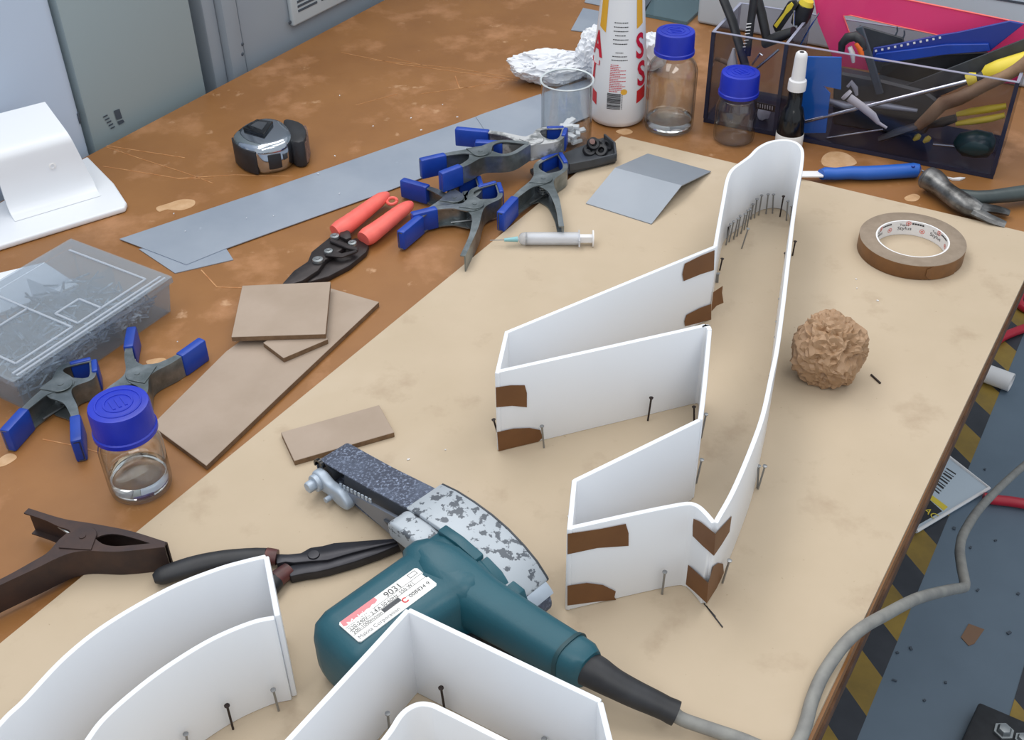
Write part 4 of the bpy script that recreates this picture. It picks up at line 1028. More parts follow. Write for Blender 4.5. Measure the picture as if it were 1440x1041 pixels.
# teal gear case, teeth, motor, handle
xz([(150, 60), (166, 66), (190, 66), (214, 58), (228, 46), (232, 22), (222, 10), (152, 10)], 13, 40).bevel(.004, 3).build('gear_case', 'teal', sd, 50)
xz([(158, 68), (178, 69), (200, 66), (200, 60), (158, 62)], 11, 20).bevel(.0015, 2).build('guard_rib', 'teal', sd)
xz([(200, 62), (216, 57), (226, 48), (214, 48)], 8, 22).bevel(.0008, 1).build('guard_tab', 'teal', sd)
xz([(219, 50), (236, 49), (243, 30), (226, 30)], 4, 20).bevel(.0008, 1).build('guard_tab', 'teal', sd)
def rsec(y, x0, x1, z0, z1, r, n=5):
    p = []
    for cx, cz, a in ((x1-r, z1-r, 0), (x0+r, z1-r, 90), (x0+r, z0+r, 180), (x1-r, z0+r, 270)):
        p += arc(cx, cz, r, a, a+90, n)
    return (y, p)
xzl([rsec(32, 154, 224, 8, 72, 14), rsec(40, 151, 226, 7, 74, 15), rsec(50, 151, 224, 6.4, 74, 16), rsec(53, 154, 220, 6.4, 71, 16), rsec(90, 154, 218, 6.4, 70.5, 15),
     rsec(128, 154, 216, 6.4, 70, 14), rsec(138, 156, 214, 7, 68, 14), rsec(143, 160, 209, 11, 62, 14), rsec(145, 168, 202, 18, 54, 12)]).build('motor_housing', 'teal', sd, 55)
for k in range(3): xz([(213.5, 34+k*9), (216.8, 34+k*9), (216.8, 38+k*9), (213.5, 38+k*9)], 112, 134).bevel(.0006, 1).build('vent_slot', 'black', sd, 0)
xz([(205, 58), (214, 52), (214, 30), (205, 30)], 44, 62).bevel(.002, 2).build('brush_cap', 'teal_dark', sd)
xz(arc(226, 24, 5, 0, 345, 14), 46, 60).bevel(.0006, 1).build('switch_bolt', 'black', sd, 40)
def hsec(x, yc, zc, ry, rz, n=8):
    return [S(x, yc+ry*c__*(abs(c__)**.0), zc+rz*s__) for c__, s__ in ((math.copysign(abs(math.cos(a))**.7, math.cos(a)), math.copysign(abs(math.sin(a))**.7, math.sin(a))) for a in [2*math.pi*k/24 for k in range(24)])]
MB().loft([hsec(168, 40, 52, 14, 24), hsec(185, 40, 50, 22, 27), hsec(205, 38, 48, 21, 26), hsec(225, 35.5, 47, 18, 23), hsec(250, 31, 45, 17, 21), hsec(275, 27, 43, 16.5, 19.5),
           hsec(295, 23, 41, 16, 18.5), hsec(308, 20.5, 39.5, 15.5, 17.5), hsec(314, 19.5, 39, 12.5, 14.5)]).build('handle', 'teal', sd, 55)
MB().loft([hsec(296, 23, 41, 16.8, 19.2), hsec(299, 22, 41, 16.9, 19.3)]).build('handle_seam', 'teal_dark', sd, 55)
xz([(216, 30), (262, 27), (282, 30), (262, 21), (222, 12)], 26, 44).bevel(.002, 2).build('trigger', 'black', sd)
rl = [S(306, 21, 39), S(318, 17, 37), S(330, 14, 34.5), S(345, 8, 30), S(360, 1, 25.5), S(374, -5, 21.5)]
MB().tube(cr(rl, 4), [.0128, .0128, .0126, .0126, .0124, .0122, .0118, .0114, .0110, .0106, .0104, .0102, .0100, .0098, .0096, .0094, .0092, .0090, .0088, .0092, .0092], 16).build('strain_relief', 'black', sd, 50)
cord = [S(372, -4, 22), at(960, 1012, .019), at(1000, 1026, .015), at(1042, 1040, .012), at(1078, 1054, .011), at(1106, 1056, .011), at(1122, 1045, .011), at(1133, 1018, .0115), at(1142, 985, .012), at(1158, 948, .014), at(1185, 909, .018), at(1212, 884, .022),
        at(1243, 866, .012), at(1290, 842, -.03), at(1335, 830, -.09), at(1352, 827, -.12), at(1357, 822, -.125), at(1352, 795, -.13), at(1350, 770, -.15), at(1358, 745, -.18), at(1385, 707, -.24), at(1440, 655, -.34), at(1500, 610, -.46)]
cc_ = cr(cord, 7); MB().tube(cc_, .0050, 10).build('power_cord', 'cord', sd, 60)
# rating plate on top of the motor
def lab(u, v, z=71.25): return S(201-v, 131.5-u, z)     # u along the plate (reading direction), v upwards; millimetres
mb = MB(); q = [(1.5, 0), (71.5, 0), (73, 1.5), (73, 10.5), (71.5, 11), (71.5, 15.5), (73, 16), (73, 22.5), (71.5, 24), (1.5, 24), (0, 22.5), (0, 1.5)]
mb.ring_solid([lab(u, v, 70.2) for u, v in q], [lab(u, v, 71.2) for u, v in q]); rp = mb.build('rating_plate', 'label', sd, 0)
def ltxt(txt, size, u, v, name, m, wscale=1):
    mb = MB(); add_text(mb, txt, size, lambda x, y: lab(u+x*wscale, v+y, 71.3)); mb.build(name, m, rp, 0)['kind'] = 'stuff'
def lrect(u0_, v0_, u1_, v1_, name, m, z=71.27):
    mb = MB(); mb.ring_solid([lab(a, b_, 71.15) for a, b_ in ((u0_, v0_), (u1_, v0_), (u1_, v1_), (u0_, v1_))], [lab(a, b_, z) for a, b_ in ((u0_, v0_), (u1_, v0_), (u1_, v1_), (u0_, v1_))]); mb.build(name, m, rp, 0)
red_ = [(2, 24), (33, 24), (33, 20.5), (30, 19.4), (27.5, 20), (25, 19), (22, 19.6), (20, 18.8), (17, 19.4), (14, 18.4), (12, 19.2), (9, 18.2), (6, 19), (3.5, 18), (1, 19)]
mb = MB(); mb.ring_solid([lab(u, v, 71.15) for u, v in red_], [lab(u, v, 71.27) for u, v in red_]); mb.build('red_logo_block', 'ink_red', rp, 0)
ltxt('Makita', 6.0, 4, 16.2, 'maker_lettering', 'label', 1.35); ltxt('9031', 7.4, 39, 17.0, 'model_lettering', 'ink', 1.05)
ltxt('220-240V~ 2.4 A 50-60Hz  550 W', 4.2, 2, 12.4, 'rating_lettering', 'ink', .98); ltxt('200-1000m/min', 4.2, 2, 8.2, 'speed_lettering', 'ink', .98)
ltxt('008434 9', 4.6, 51, 4.6, 'serial_lettering', 'ink', 1.1); ltxt('Makita Corporation', 4.6, 2, 2.0, 'company_lettering', mat('grey_ink', (120, 120, 124), .6), 1.0)
for v in (16.4, 11.9, 7.6): lrect(1, v, 73 if v > 8 else 62, v+.28, 'rule_line', 'ink')
lrect(29, 8.0, 45, 11.6, 'date_block', 'dark_grey'); lrect(63, 18.6, 70, 19, 'rule_line', 'ink'); lrect(63, 22.2, 70, 22.6, 'rule_line', 'ink'); lrect(63, 18.6, 63.4, 22.6, 'rule_line', 'ink'); lrect(69.6, 18.6, 70, 22.6, 'rule_line', 'ink')
lrect(61, 12, 61.3, 16.4, 'rule_line', 'ink'); lrect(26.5, 12, 26.8, 16.4, 'rule_line', 'ink')
mb = MB()
for k in range(16):
    a, b_ = R(40+k*17.5), R(40+(k+1)*17.5)
    mb.ring_solid([lab(47+r_*math.cos(t_), 6+r_*math.sin(t_), 71.15) for r_, t_ in ((1.5, a), (2.6, a), (2.6, b_), (1.5, b_))], [lab(47+r_*math.cos(t_), 6+r_*math.sin(t_), 71.3) for r_, t_ in ((1.5, a), (2.6, a), (2.6, b_), (1.5, b_))])
mb.build('round_mark', 'redblock', rp, 0)

# ------------------------------------------------------------------ roll of brown tape
tc_ = at2(1283.5, 335, .0245); Ro, Ri, hT = .0580, .0383, .0245
tr_ = thing('tape_roll', 'roll of brown paper tape with a printed white core on the mdf', 'tape roll', (tc_.x, tc_.y, Z0+BT))
c3 = Vector((tc_.x, tc_.y, 0)); zb_, zt_ = Z0+BT+.0002, Z0+hT
MB().lathe([(Ri+.003, zb_), (Ro-.0006, zb_), (Ro, zb_+.0006), (Ro, zt_-.0006)], c3, 80).build('outer_wrap', 'tape_out', tr_, 50)
MB().lathe([(Ro, zt_-.0006), (Ro-.0006, zt_), (Ri+.002, zt_), (Ri+.0016, zt_-.0005)], c3, 80).build('rolled_side', 'tape_side', tr_, 50)
MB().lathe([(Ri+.0022, zb_+.0002), (Ri+.0022, zt_-.0003), (Ri, zt_-.0003), (Ri, zb_+.0002), (Ri+.0022, zb_+.0002)], c3, 80).build('core', 'card', tr_, 50)
a0 = math.atan2(-tc_.y, -tc_.x)
mb = MB(); A_n = 14; aa = [a0+R(22)+R(38)*k/A_n for k in range(A_n+1)]
for k in range(A_n):
    f = lambda i, z: c3+Vector(((Ro+.0006+.0005*(i < 2))*math.cos(aa[i]), (Ro+.0006+.0005*(i < 2))*math.sin(aa[i]), z))
    zl = lambda i: zb_+.0004+(.006*(1-i/3)**2 if i < 3 else 0)
    zh = lambda i: zt_-.0006-(.0035*(1-i/3) if i < 3 else 0)
    mb.b.faces.new([mb.b.verts.new(p) for p in (f(k, zl(k)), f(k+1, zl(k+1)), f(k+1, zh(k+1)), f(k, zh(k)))])
bmesh.ops.remove_doubles(mb.b, verts=mb.b.verts, dist=1e-6)
bmesh.ops.solidify(mb.b, geom=mb.b.faces[:], thickness=.0004)
mb.build('tape_end', 'tape_out', tr_, 40)
mb = MB(); mr = MB()
def on_core(s_, z): a = a0+math.pi-s_/Ri; r_ = Ri-.0003; return c3+Vector((r_*math.cos(a), r_*math.sin(a), z))
for s0 in (-.058, -.020, .018, .056):
    add_text(mb, 'Stylus', .0062, lambda x, y, s0=s0: on_core(s0+x*1.15, zb_+.0064+y))
    add_text(mb, 'Tapes', .0042, lambda x, y, s0=s0: on_core(s0+.002+x*1.1, zb_+.0116+y))
    for cx, cz in ((s0+.0285, zb_+.0075), (s0+.012, zt_-.0032)):
        for k in range(14):
            a, b_ = 2*math.pi*k/14, 2*math.pi*(k+1)/14
            for r1_, r2_ in ((.0022, .0029), (0, .0012)):
                mr.b.faces.new([mr.b.verts.new(on_core(cx+r_*math.cos(t_), cz+r_*math.sin(t_))) for r_, t_ in (((r1_, a), (r2_, a), (r2_, b_), (r1_, b_)) if r1_ else ((r2_*.02, a), (r2_, a), (r2_, b_)))])
    for k in range(5): quad(mb, [on_core(s0+.016+k*.0028, zt_-.0042), on_core(s0+.0182+k*.0028, zt_-.0042), on_core(s0+.0182+k*.0028, zt_-.0022), on_core(s0+.016+k*.0028, zt_-.0022)])
mb.build('core_lettering', 'ink', tr_, 0)['kind'] = 'stuff'; mr.build('core_emblem', mat('faded_red_emblem', (216, 112, 104), .6), tr_, 0)['kind'] = 'stuff'

# ------------------------------------------------------------------ clear tool box
T0 = at2(989, 172, 0); Ta = (at2(1396, 252.5, 0)-T0); TL = Ta.length; Ta = Ta.normalized(); Tb = Vector((-Ta.y, Ta.x)); TD, TH = .118, .1285
def TB(s_, t_, z): v = T0+Ta*s_+Tb*t_; return Vector((v.x, v.y, Z0+z))
tb = thing('tool_box', 'clear smoky acrylic tool box with a divider, full of hand tools', 'tool box', TB(TL/2, TD/2, 0))
def tbox(s0, s1, t0, t1, z0, z1): return MB().ring_solid([TB(s, t, z0) for s, t in ((s0, t0), (s1, t0), (s1, t1), (s0, t1))], [TB(s, t, z1) for s, t in ((s0, t0), (s1, t0), (s1, t1), (s0, t1))])
W_ = .0035; S1 = .098
tbox(0, TL, 0, TD, .0005, .006).build('bottom', 'acrylic_edge', tb, 0)
tbox(0, TL, 0, W_, .0065, TH).build('front_panel', 'acrylic', tb, 0)
tbox(0, TL, TD-W_, TD, .0065, TH).build('back_panel', 'acrylic', tb, 0)
tbox(0, W_, W_+.0002, TD-W_-.0002, .0065, TH).build('end_panel', 'acrylic', tb, 0)
tbox(TL-W_, TL, W_+.0002, TD-W_-.0002, .0065, TH).build('end_panel', 'acrylic', tb, 0)
tbox(S1, S1+W_, W_+.0002, TD-W_-.0002, .0065, TH).build('divider', 'acrylic', tb, 0)
M['acr_rim'] = mat('polished_acrylic_rim', (150, 152, 172), .25)
for s0, s1, t0, t1 in ((0, TL, -.0003, W_+.0003), (0, TL, TD-W_-.0003, TD+.0003), (-.0003, W_, W_, TD-W_), (TL-W_, TL+.0003, W_, TD-W_), (S1, S1+W_, W_, TD-W_)):
    tbox(s0, s1, t0, t1, TH, TH+.0008).build('rim', 'acr_rim', tb, 0)
for s0, t0 in ((-.0006, -.0006), (TL-.0044, -.0006), (S1-.0006, -.0006)):
    tbox(s0, s0+.005, t0, t0+.005, .0065, TH-.0002).build('corner_seam', 'acrylic_edge', tb, 0)
def tp(px, py, t): return on_wall(px, py, TB(0, t, 0), TB(TL, t, 0), 0)
def tpoly(name, m, pts, t, th, label, cat, bev=0, group=None, par=None):
    A = [tp(x, y, t) for x, y in pts]; B = [p+Vector((Tb.x, Tb.y, 0))*th for p in A]
    mb = MB().ring_solid(A, B)
    if bev: mb.bevel(bev, 1)
    o = mb.build(name, m, par, 30)
    return o if par is not None else tag(o, label, cat, group)
def ttube(name, m, pts, r, label=None, cat=None, seg=12, flat=1, par=None, group=None, sm=50):
    mb = MB().tube([tp(*p) for p in pts], r, seg, flat); o = mb.build(name, m, par, sm)
    return o if par is not None else tag(o, label, cat, group)
# right compartment
tpoly('blue_bracket', 'blue_sheet', [(1128, 80), (1183, 81), (1182, 126), (1157, 121), (1167, 132), (1161, 187), (1127, 187)], .012, .003, 'bright blue L-shaped plastic plate behind the black bottle in the tool box', 'plastic plate')
ls = thing('long_screwdriver', 'long steel screwdriver with a yellow and black handle leaning across the tool box', 'screwdriver', tp(1250, 145, .03))
ttube('shaft', 'chrome', [(1128, 172, .010), (1362, 114, .036)], [.0026, .0030], par=ls)
ttube('tip', 'chrome', [(1122, 174, .0095), (1131, 171.5, .0102)], [.0012, .0026], par=ls)
ttube('collar', 'yellow', [(1360, 114.5, .036), (1366, 112, .037), (1374, 110, .038)], [.0085, .0095, .007], par=ls)
ttube('neck', 'black', [(1374, 110, .038), (1384, 106, .040)], [.006, .0065], par=ls)
ttube('handle', 'yellow', [(1383, 106.5, .040), (1389, 103, .041), (1405, 98, .043), (1430, 91, .047), (1475, 78, .055), (1500, 70, .06)], [.006, .0105, .0125, .0130, .0135, .010], par=ls)
ttube('grip_inset', 'black', [(1386, 98, .036), (1430, 84, .041), (1480, 70, .05)], [.0018, .0022, .002], par=ls)
wf = thing('wood_scraper', 'wooden-handled tool with a dark blade lying diagonally in the tool box', 'scraper', tp(1330, 150, .03))
ttube('handle', 'wood_handle', [(1290, 178, .014), (1305, 166, .016), (1325, 146, .02), (1350, 138, .024), (1380, 122, .03), (1415, 104, .037), (1450, 84, .045), (1490, 66, .055)], [.0075, .010, .011, .0105, .010, .0105, .0125, .013], par=wf, flat=.8)
ttube('blade', 'dark_grey', [(1236, 196, .010), (1262, 186, .012), (1291, 177, .014)], [.006, .010, .0085], par=wf, flat=.5, seg=8)
si = thing('inner_syringe', 'white plastic syringe lying inside the tool box behind its front panel', 'syringe', tp(1218, 155, .012))
ttube('barrel', 'card', [(1194, 137, .012), (1212, 150, .012), (1228, 163, .012), (1236, 174, .012)], [.0052, .0052, .0048, .0024], par=si)
ttube('plunger_end', 'card', [(1189, 132, .012), (1192, 135, .012)], [.0075, .0075], par=si)
ttube('nozzle', 'card', [(1234, 172, .012), (1247, 180, .012)], [.0022, .0018], par=si)
ttube('steel_rod', 'chrome', [(1163, 194, .010), (1242, 182, .012)], .0014, 'thin steel rod below the syringe inside the tool box', 'rod')
tpoly('steel_rule', 'dark_grey', [(1218, 142), (1320, 102), (1440, 55), (1480, 40), (1490, 66), (1440, 84), (1330, 132), (1236, 168)], .062, .003, 'broad dark grey drilled metal rule leaning out of the tool box', 'rule', .0005)
yp = thing('yellow_pliers', 'pliers with yellow and black handles low inside the tool box right end', 'pliers', tp(1380, 165, .04))
ttube('grip', 'yellow', [(1345, 161, .030), (1365, 157, .032), (1392, 153, .034), (1415, 149, .036)], [.0035, .0055, .0058, .0045], par=yp, flat=.8)
ttube('grip', 'yellow', [(1344, 174, .026), (1365, 171, .028), (1392, 167, .030), (1413, 162, .032)], [.0035, .0052, .0055, .0042], par=yp, flat=.8)
ttube('jaw', 'black', [(1345, 166, .029), (1325, 172, .027), (1305, 178, .026)], [.006, .0075, .003], par=yp, flat=.8)
th_ = thing('stubby_driver', 'stubby screwdriver with a glossy green-black handle at the tool box end', 'screwdriver', tp(1370, 205, .02))
ttube('handle', 'teal_handle', [(1346, 206, .018), (1352, 203, .018), (1372, 202, .018), (1392, 204, .018), (1399, 205, .018)], [.009, .015, .0178, .0155, .008], par=th_)
ttube('shaft', 'chrome', [(1312, 203, .016), (1348, 206.5, .018)], .0022, par=th_)
for x, y in ((1290, 194), (1304, 197)):
    ttube('screwdriver_bit', 'yellow', [(x-5, y+3, .016), (x, y-1, .016), (x+3, y-4, .016)], [.002, .0042, .003], 'small yellow-tipped bit lying low inside the tool box, %s' % ('left one' if x < 1300 else 'right one beside the green handle'), 'bit')
sq = thing('blue_square', 'navy blue plastic measuring bar with white ticks leaning in the tool box', 'measuring bar', tp(1300, 70, .075))
tpoly('bar', 'navy', [(1226, 84), (1228, 68), (1262, 62), (1318, 50), (1345, 46), (1420, 30), (1440, 34), (1392, 72), (1330, 76), (1240, 88)], .076, .004, None, None, .0006, par=sq)
tpoly('ledge', 'blue_rubber', [(1226, 86), (1232, 76), (1280, 70), (1330, 63), (1390, 62), (1392, 72), (1330, 77), (1250, 88)], .071, .005, None, None, .0006, par=sq)
for k in range(11):
    x = 1230+k*9; y = 70.5-k*1.85
    tpoly('tick', 'card', [(x, y), (x+3, y-.6), (x+3.4, y+2.2), (x+.4, y+2.8)], .0755, .0006, None, None, par=sq)
tpoly('dark_file', 'gap', [(1203, 40), (1212, 37), (1222, 66), (1236, 112), (1242, 132), (1232, 134), (1218, 88)], .048, .005, 'dark grey flat file standing behind the orange clip in the tool box', 'file', .0008)
tpoly('dark_plate', 'dark_grey', [(1208, 36), (1270, 54), (1272, 66), (1300, 96), (1230, 104), (1213, 68)], .092, .004, 'dark grey plate behind the file in the tool box', 'plate', .0008)
tpoly('pouch', 'black', [(1240, 92), (1330, 76), (1388, 74), (1392, 96), (1330, 118), (1280, 126), (1232, 118)], .084, .006, 'black pouch slumped below the navy measuring bar in the tool box', 'pouch', .001)
for k, (x, y) in enumerate(((1261, 38), (1271, 43))):
    ttube('wire_hook', 'gap', [(x+.6, y, .095), (x+1, y+6, .095), (x-1.5, y+11, .095), (x-4, y+14, .095)], .0011, 'small bent wire hook standing up behind the navy bar, %s' % ('taller one' if k == 0 else 'shorter one'), 'hook', seg=6)
oc = thing('spring_grip', 'black hand grip with an orange insert poking up in the tool box', 'grip', tp(1200, 70, .03))
ttube('hoop', 'black', [(1183, 74, .03), (1184, 62, .03), (1192, 53, .03), (1203, 51, .03), (1212, 58, .03), (1214, 70, .03)], [.004, .005, .0065, .0065, .0055, .0045], par=oc)
ttube('insert', 'orange', [(1204, 60, .028), (1210, 68, .028), (1212, 79, .028)], [.0035, .0045, .003], par=oc)
ttube('lever', 'card', [(1195, 66, .029), (1199, 76, .029), (1200, 88, .029)], [.003, .0035, .002], par=oc)
tpoly('dark_tool_body', 'dark_grey', [(1172, 100), (1235, 112), (1300, 128), (1330, 150), (1300, 190), (1230, 186), (1170, 176)], .058, .02, 'dark grey tool body filling the middle of the tool box', 'tool', .003)
ttube('grey_pliers', 'arm', [(1160, 140, .032), (1190, 150, .034), (1235, 148, .036), (1290, 156, .04)], [.004, .008, .007, .004], 'grey metal pliers lying behind the syringe in the tool box', 'pliers', flat=.7)
ttube('pale_hook', 'syringe', [(1192, 122, .04), (1197, 116, .04), (1203, 124, .04), (1205, 134, .04)], [.002, .0035, .0035, .002], 'pale curved plastic bit above the syringe in the tool box', 'plastic bit')
# left compartment
bt = thing('black_tongs', 'black flat-handled tool standing in the left compartment, handle leaning left', 'tool', tp(1030, 60, .05))
ttube('handle', 'black', [(1012, -14, .06), (1030, 30, .05), (1048, 92, .03)], [.0072, .0075, .0070], par=bt, flat=.6)
ttube('tip', 'dark_grey', [(1047, 90, .03), (1058, 118, .02)], [.0068, .004], par=bt, flat=.6)
bt = thing('serrated_tool', 'black tool with pale serrations standing in the left compartment', 'tool', tp(1055, 40, .05))
ttube('handle', 'black', [(1062, -12, .05), (1056, 30, .045), (1051, 78, .04)], [.0058, .0052, .0045], par=bt)
for k in range(9):
    y = 34+k*4.6; x = 1052.5-k*.75
    ttube('serration', 'card', [(x-2.5, y, .038), (x+4, y-.8, .038)], .0007, par=bt, seg=6)
bt = thing('black_lever', 'black lever tool slanting right in the left compartment', 'tool', tp(1075, 40, .06))
ttube('handle', 'black', [(1062, -12, .07), (1071, 20, .065), (1080, 62, .06)], [.0078, .0078, .0070], par=bt, flat=.7)
ttube('pivot_end', 'black', [(1076, 60, .06), (1095, 52, .058), (1116, 44, .056)], [.012, .0125, .010], par=bt, flat=.6)
kn = thing('snap_knife', 'black and yellow snap-blade knife in the left compartment', 'knife', tp(1102, 22, .075))
tpoly('body', 'black', [(1086, 37), (1096, 22), (1108, 3), (1118, 0), (1122, 8), (1112, 22), (1097, 44), (1090, 46)], .078, .006, None, None, .001, par=kn)
tpoly('slider', 'yellow', [(1088, 36), (1102, 18), (1107, 8), (1113, 3), (1116, 7), (1113, 13), (1105, 21), (1092, 40)], .0765, .0016, None, None, .0004, par=kn)
dv = thing('fat_driver', 'black driver handle with a yellow end cap in the left compartment', 'screwdriver', tp(1130, 15, .09))
ttube('handle', 'black', [(1122, 34, .09), (1128, 20, .09), (1134, 6, .09)], [.010, .0125, .0115], par=dv)
ttube('end_cap', 'yellow', [(1133, 7, .089), (1136, 0, .089)], [.0105, .0085], par=dv)
ttube('hex_key', 'chrome', [(1058, 91, .02), (1069, 75, .02), (1072, 78, .02)], [.0015, .0015, .0015], 'short bent steel hex key in the left compartment', 'hex key', seg=6)
ttube('steel_pin', 'chrome', [(1062, 98, .022), (1095, 70, .03)], .0018, 'long thin steel pin slanting in the left compartment', 'pin', seg=8)
wc = thing('white_nozzle', 'small white conical nozzle standing in the left compartment', 'nozzle', tp(1030, 95, .04))
ttube('cone', 'card', [(1030, 94, .04), (1030, 88, .04), (1031, 76, .04), (1032, 68, .04)], [.0075, .0072, .0035, .0018], par=wc)
ttube('flange', 'card', [(1030, 96, .04), (1030, 93, .04)], [.009, .009], par=wc)
ttube('brown_stick', 'wood_handle', [(1006, 82, .04), (1018, 86, .04), (1032, 94, .04)], [.003, .0035, .003], 'short brown wooden stick in the left compartment', 'stick', seg=8)
ttube('metal_spike', 'chrome', [(1125, 64, .05), (1138, 40, .05), (1152, 18, .05)], [.0012, .0012, .001], 'thin steel spike leaning out by the pink sheet', 'spike', seg=6)
ttube('hook_wire', 'chrome', [(1117, 15, .05), (1116, 36, .05), (1121, 37, .05)], .0012, 'square bent pale wire hook on the tool box divider', 'hook', seg=6)
cbx = tpoly('comb_strip', 'black', [(1062, 143), (1090, 149), (1089, 158), (1061, 152)], .01, .002, 'black ridged strip lying low in the left compartment', 'strip')
for k in range(7): tpoly('ridge', 'card', [(1065+k*3.4, 145.5+k*.7), (1066.2+k*3.4, 145.7+k*.7), (1066+k*3.4, 151+k*.7), (1064.8+k*3.4, 150.8+k*.7)], .0092, .0006, None, None, par=cbx)
crumple('tissue_wad', 'tissue', TB(.075, .03, .0064), (.010, .008, .012), 'small wad of white tissue low in the left compartment', 'tissue', 15, .4, 3, 3)
# fluorescent pink sheet with a three-cornered opening
pk = thing('pink_sheet', 'fluorescent pink acrylic sheet with a pointed opening standing in the tool box', 'acrylic sheet', tp(1250, 60, .1))
A2 = lambda pts, t: [tp(x, y, t) for x, y in pts]
op = [(1144, -40), (1145, 0), (1150, 30), (1168, 74), (1178, 92), (1300, 112), (1430, 118), (1470, 70), (1470, 41), (1440, 33), (1360, 16.5), (1278, 0), (1200, -16), (1170, -40)]
hp2 = [(1186, 22), (1196, 21.5), (1250, 34), (1320, 49.5), (1391, 65), (1385, 74), (1340, 84), (1260, 80), (1207, 72), (1196, 50)]
mb = MB(); b = mb.b
def fillface(pts, hole, t):
    e = []
    for lp in (pts, hole):
        vs = [b.verts.new(p) for p in A2(lp, t)]
        e += [b.edges.new((vs[i], vs[(i+1) % len(vs)])) for i in range(len(vs))]
    return bmesh.ops.triangle_fill(b, edges=e, use_beauty=True)
fillface(op, hp2, .100)
ret = bmesh.ops.extrude_face_region(b, geom=b.faces[:]); bmesh.ops.translate(b, verts=[v for v in ret['geom'] if isinstance(v, bmesh.types.BMVert)], vec=Vector((Tb.x, Tb.y, 0))*.003)
mb.build('sheet', 'pink', pk, 0)
mb = MB(); mb.tube(A2(op[6:] , .0985), .0009, 6); mb.build('glowing_rim', 'pink_edge', pk, 0)
mb = MB(); mb.tube(A2(hp2[9:]+hp2[:5], .0985), .0008, 6); mb.build('opening_rim', 'pink_edge', pk, 0)

# black bottle with white nozzle in front of the tool box
nc = at(1108, 207, 0); nz = thing('dropper_bottle', 'small black bottle with a white nozzle before the clear tool box', 'bottle', nc)
def vz(py, x=1112):
    d = ray(x, py); t = nc.to_2d().dot(d.to_2d())/d.to_2d().length_squared; return Z0+CH+d.z*t-nc.z
z1_, z2_, z3_, z4_ = vz(180), vz(148), vz(124), vz(72)
MB().lathe([(0, .0005), (.0165, .0005), (.0178, .002), (.0178, z1_*.8), (.0172, z1_), (.0166, z1_+.4*(z2_-z1_)), (.0125, z2_-.003), (.0098, z2_), (.0092, z3_), (0, z3_)], nc, 36).build('bottle_body', 'black_gloss', nz, 50)
MB().lathe([(.0179, .004), (.0182, .005), (.0182, z1_*.78), (.0179, z1_*.8)], nc, 36).build('wrap_label', 'label', nz, 50)
MB().lathe([(.0115, z3_-.001), (.0118, z3_+.006), (.0112, z3_+.012), (.0088, z3_+.0135), (.0078, z4_-.006), (.0072, z4_-.002), (.0055, z4_), (.003, z4_), (.003, z4_-.004), (0, z4_-.004)], nc, 28).build('nozzle', 'card', nz, 45)
MB().lathe([(.0028, z4_-.0038), (.0028, z4_+.0004), (0, z4_+.0004)], nc, 14).build('orifice', 'black', nz, 45)

# ------------------------------------------------------------------ on the floor
FL = -.9
bxn = thing('floor_box', 'pale grey flat carton with bar code and yellow-black warning mark on the floor', 'carton', at(1320, 690, FL))
hB = .012
bq = [at2(x, y, FL+hB) for x, y in ((1332, 640), (1391, 686), (1290, 746), (1225, 700))]
MB().prism(bq, .001, hB).bevel(.002, 1).build('body', 'pale_grey', bxn)
ft = lambda x, y: at(x, y, FL+hB+.0006)
MB().tube([ft(1331, 640), ft(1391, 686.5), ft(1289, 747)], .0035, 6).build('pale_rim', 'card', bxn, 40)
def flatq(name, m, pts, par, dz=.0004):
    mb = MB(); mb.prism([at2(x, y, FL+hB+dz) for x, y in pts], hB+.0001, hB+dz); mb.build(name, m, par, 0)
for k, wq in enumerate((1.6, 1.0, 2.2, 1.0, 1.8, 1.2, 2.0, .9, 1.4)):
    x, y = 1313.5+k*3.3-k*.2, 690-k*4.0
    x, y = 1312+k*2.3, 688-k*3.6
    flatq('bar', 'ink', [(x, y), (x+8.5+k*.6, y+7+k*.2), (x+8.5+k*.6+wq*.7, y+7+k*.2-wq), (x+wq*.7, y-wq)], bxn)
flatq('warning_mark', 'black', [(1304, 700), (1325, 719), (1288, 740), (1275, 722)], bxn, .0005)
flatq('yellow_border', 'yellow', [(1306, 693), (1333, 713), (1327, 718), (1302, 698)], bxn, .0006)
ea = (at(1327, 716, FL+hB)-at(1303, 698, FL+hB)).normalized(); eb = Vector((ea.y, -ea.x, 0)); eb = eb if eb.y < 0 else -eb
o_ = at(1300, 704, FL+hB+.0012)
mb = MB(); add_text(mb, 'DAC', .022, lambda x, y: o_+ea*x*1.0+eb*(.024-y)*1.0); mb.build('warning_lettering', 'yellow', bxn, 0)['kind'] = 'stuff'
hs = [at(x, y, FL+.012) for x, y in ((1383, 700), (1390, 701), (1399, 703), (1425, 706), (1460, 712), (1520, 720))]
tag(MB().tube(cr(hs, 5), .0105, 12).build('air_hose', 'hose', None, 60), 'red air hose lying on the floor beside the grey carton', 'hose')
hs = [at(x, y, FL+.012) for x, y in ((1396, 484), (1412, 473), (1440, 462), (1490, 446))]
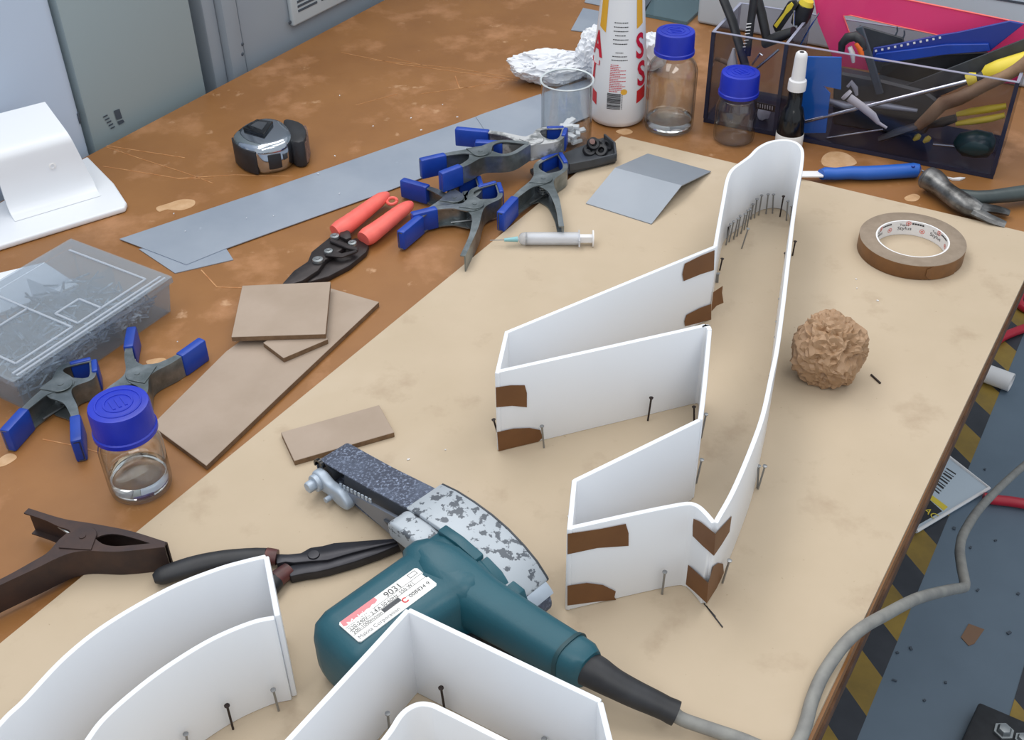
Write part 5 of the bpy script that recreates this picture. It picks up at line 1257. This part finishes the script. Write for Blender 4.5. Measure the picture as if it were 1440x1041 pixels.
tag(MB().tube(cr(hs, 5), .0105, 12).build('air_hose', 'hose', None, 60), 'red air hose emerging from under the bench at the far hazard stripes', 'hose')
hs = [at(x, y, FL+.012) for x, y in ((1452, 405), (1436, 415), (1433, 424), (1440, 433), (1462, 440))]
tag(MB().tube(cr(hs, 5), .0105, 12).build('air_hose', 'hose', None, 60), 'bend of red air hose at the frame edge near the board corner', 'hose')
c = at(1397, 529, FL+.022); dx_ = (at(1416, 536, FL+.022)-c).normalized()
MB().lathe([(.017, -.03), (.021, -.03), (.021, .04), (.017, .04), (.017, -.03)], c, 24, (dx_.x, dx_.y, dx_.z)).build('pipe', 'card', None, 40)
o = bpy.data.objects['pipe']; tag(o, 'short length of white pipe lying on the hazard tape', 'pipe')
ftx = thing('machine_foot', 'black bolted machine foot plate standing on the floor', 'machine foot', at(1420, 1030, FL))
hf = .03
MB().prism([at2(x, y, FL+hf) for x, y in ((1377, 987), (1450, 1018), (1420, 1130), (1325, 1100))], .0005, hf).bevel(.004, 2).build('plate', 'black', ftx)
c = at(1411, 1030, FL+hf); MB().lathe([(0, .012), (.009, .011), (.012, .006), (.012, .004), (.016, .004), (.016, 0)], c, 6).build('bolt', 'bolt', ftx, 30)
c = at(1437, 1041, FL+hf); MB().lathe([(0, .010), (.007, .009), (.009, .004), (.012, .004), (.012, 0)], c, 6).build('bolt', 'bolt', ftx, 30)
tag(MB().prism([at2(x, y, FL) for x, y in ((1351, 897), (1362, 878), (1384, 886), (1370, 906), (1362, 909))], .0003, .0015).build('leaf_scrap', mat('brown_scrap', (126, 98, 78), .8), None, 0), 'small brown scrap lying on the floor', 'scrap')
mb = MB()
for x, y in ((1375, 830), (1342, 743), (1419, 890), (1262, 918), (1258, 957), (1281, 912), (1365, 770), (1300, 985), (1432, 835), (1400, 760), (1330, 960), (1385, 660)):
    p = at(x, y, FL+.002); mb.box(p, (random.uniform(.004, .009), random.uniform(.003, .006), .002), Matrix.Rotation(random.random()*3, 3, 'Z'))
tag(mb.build('floor_debris', 'gap', None, 0), 'dark specks of grit scattered over the painted floor', 'debris', None, 'stuff')
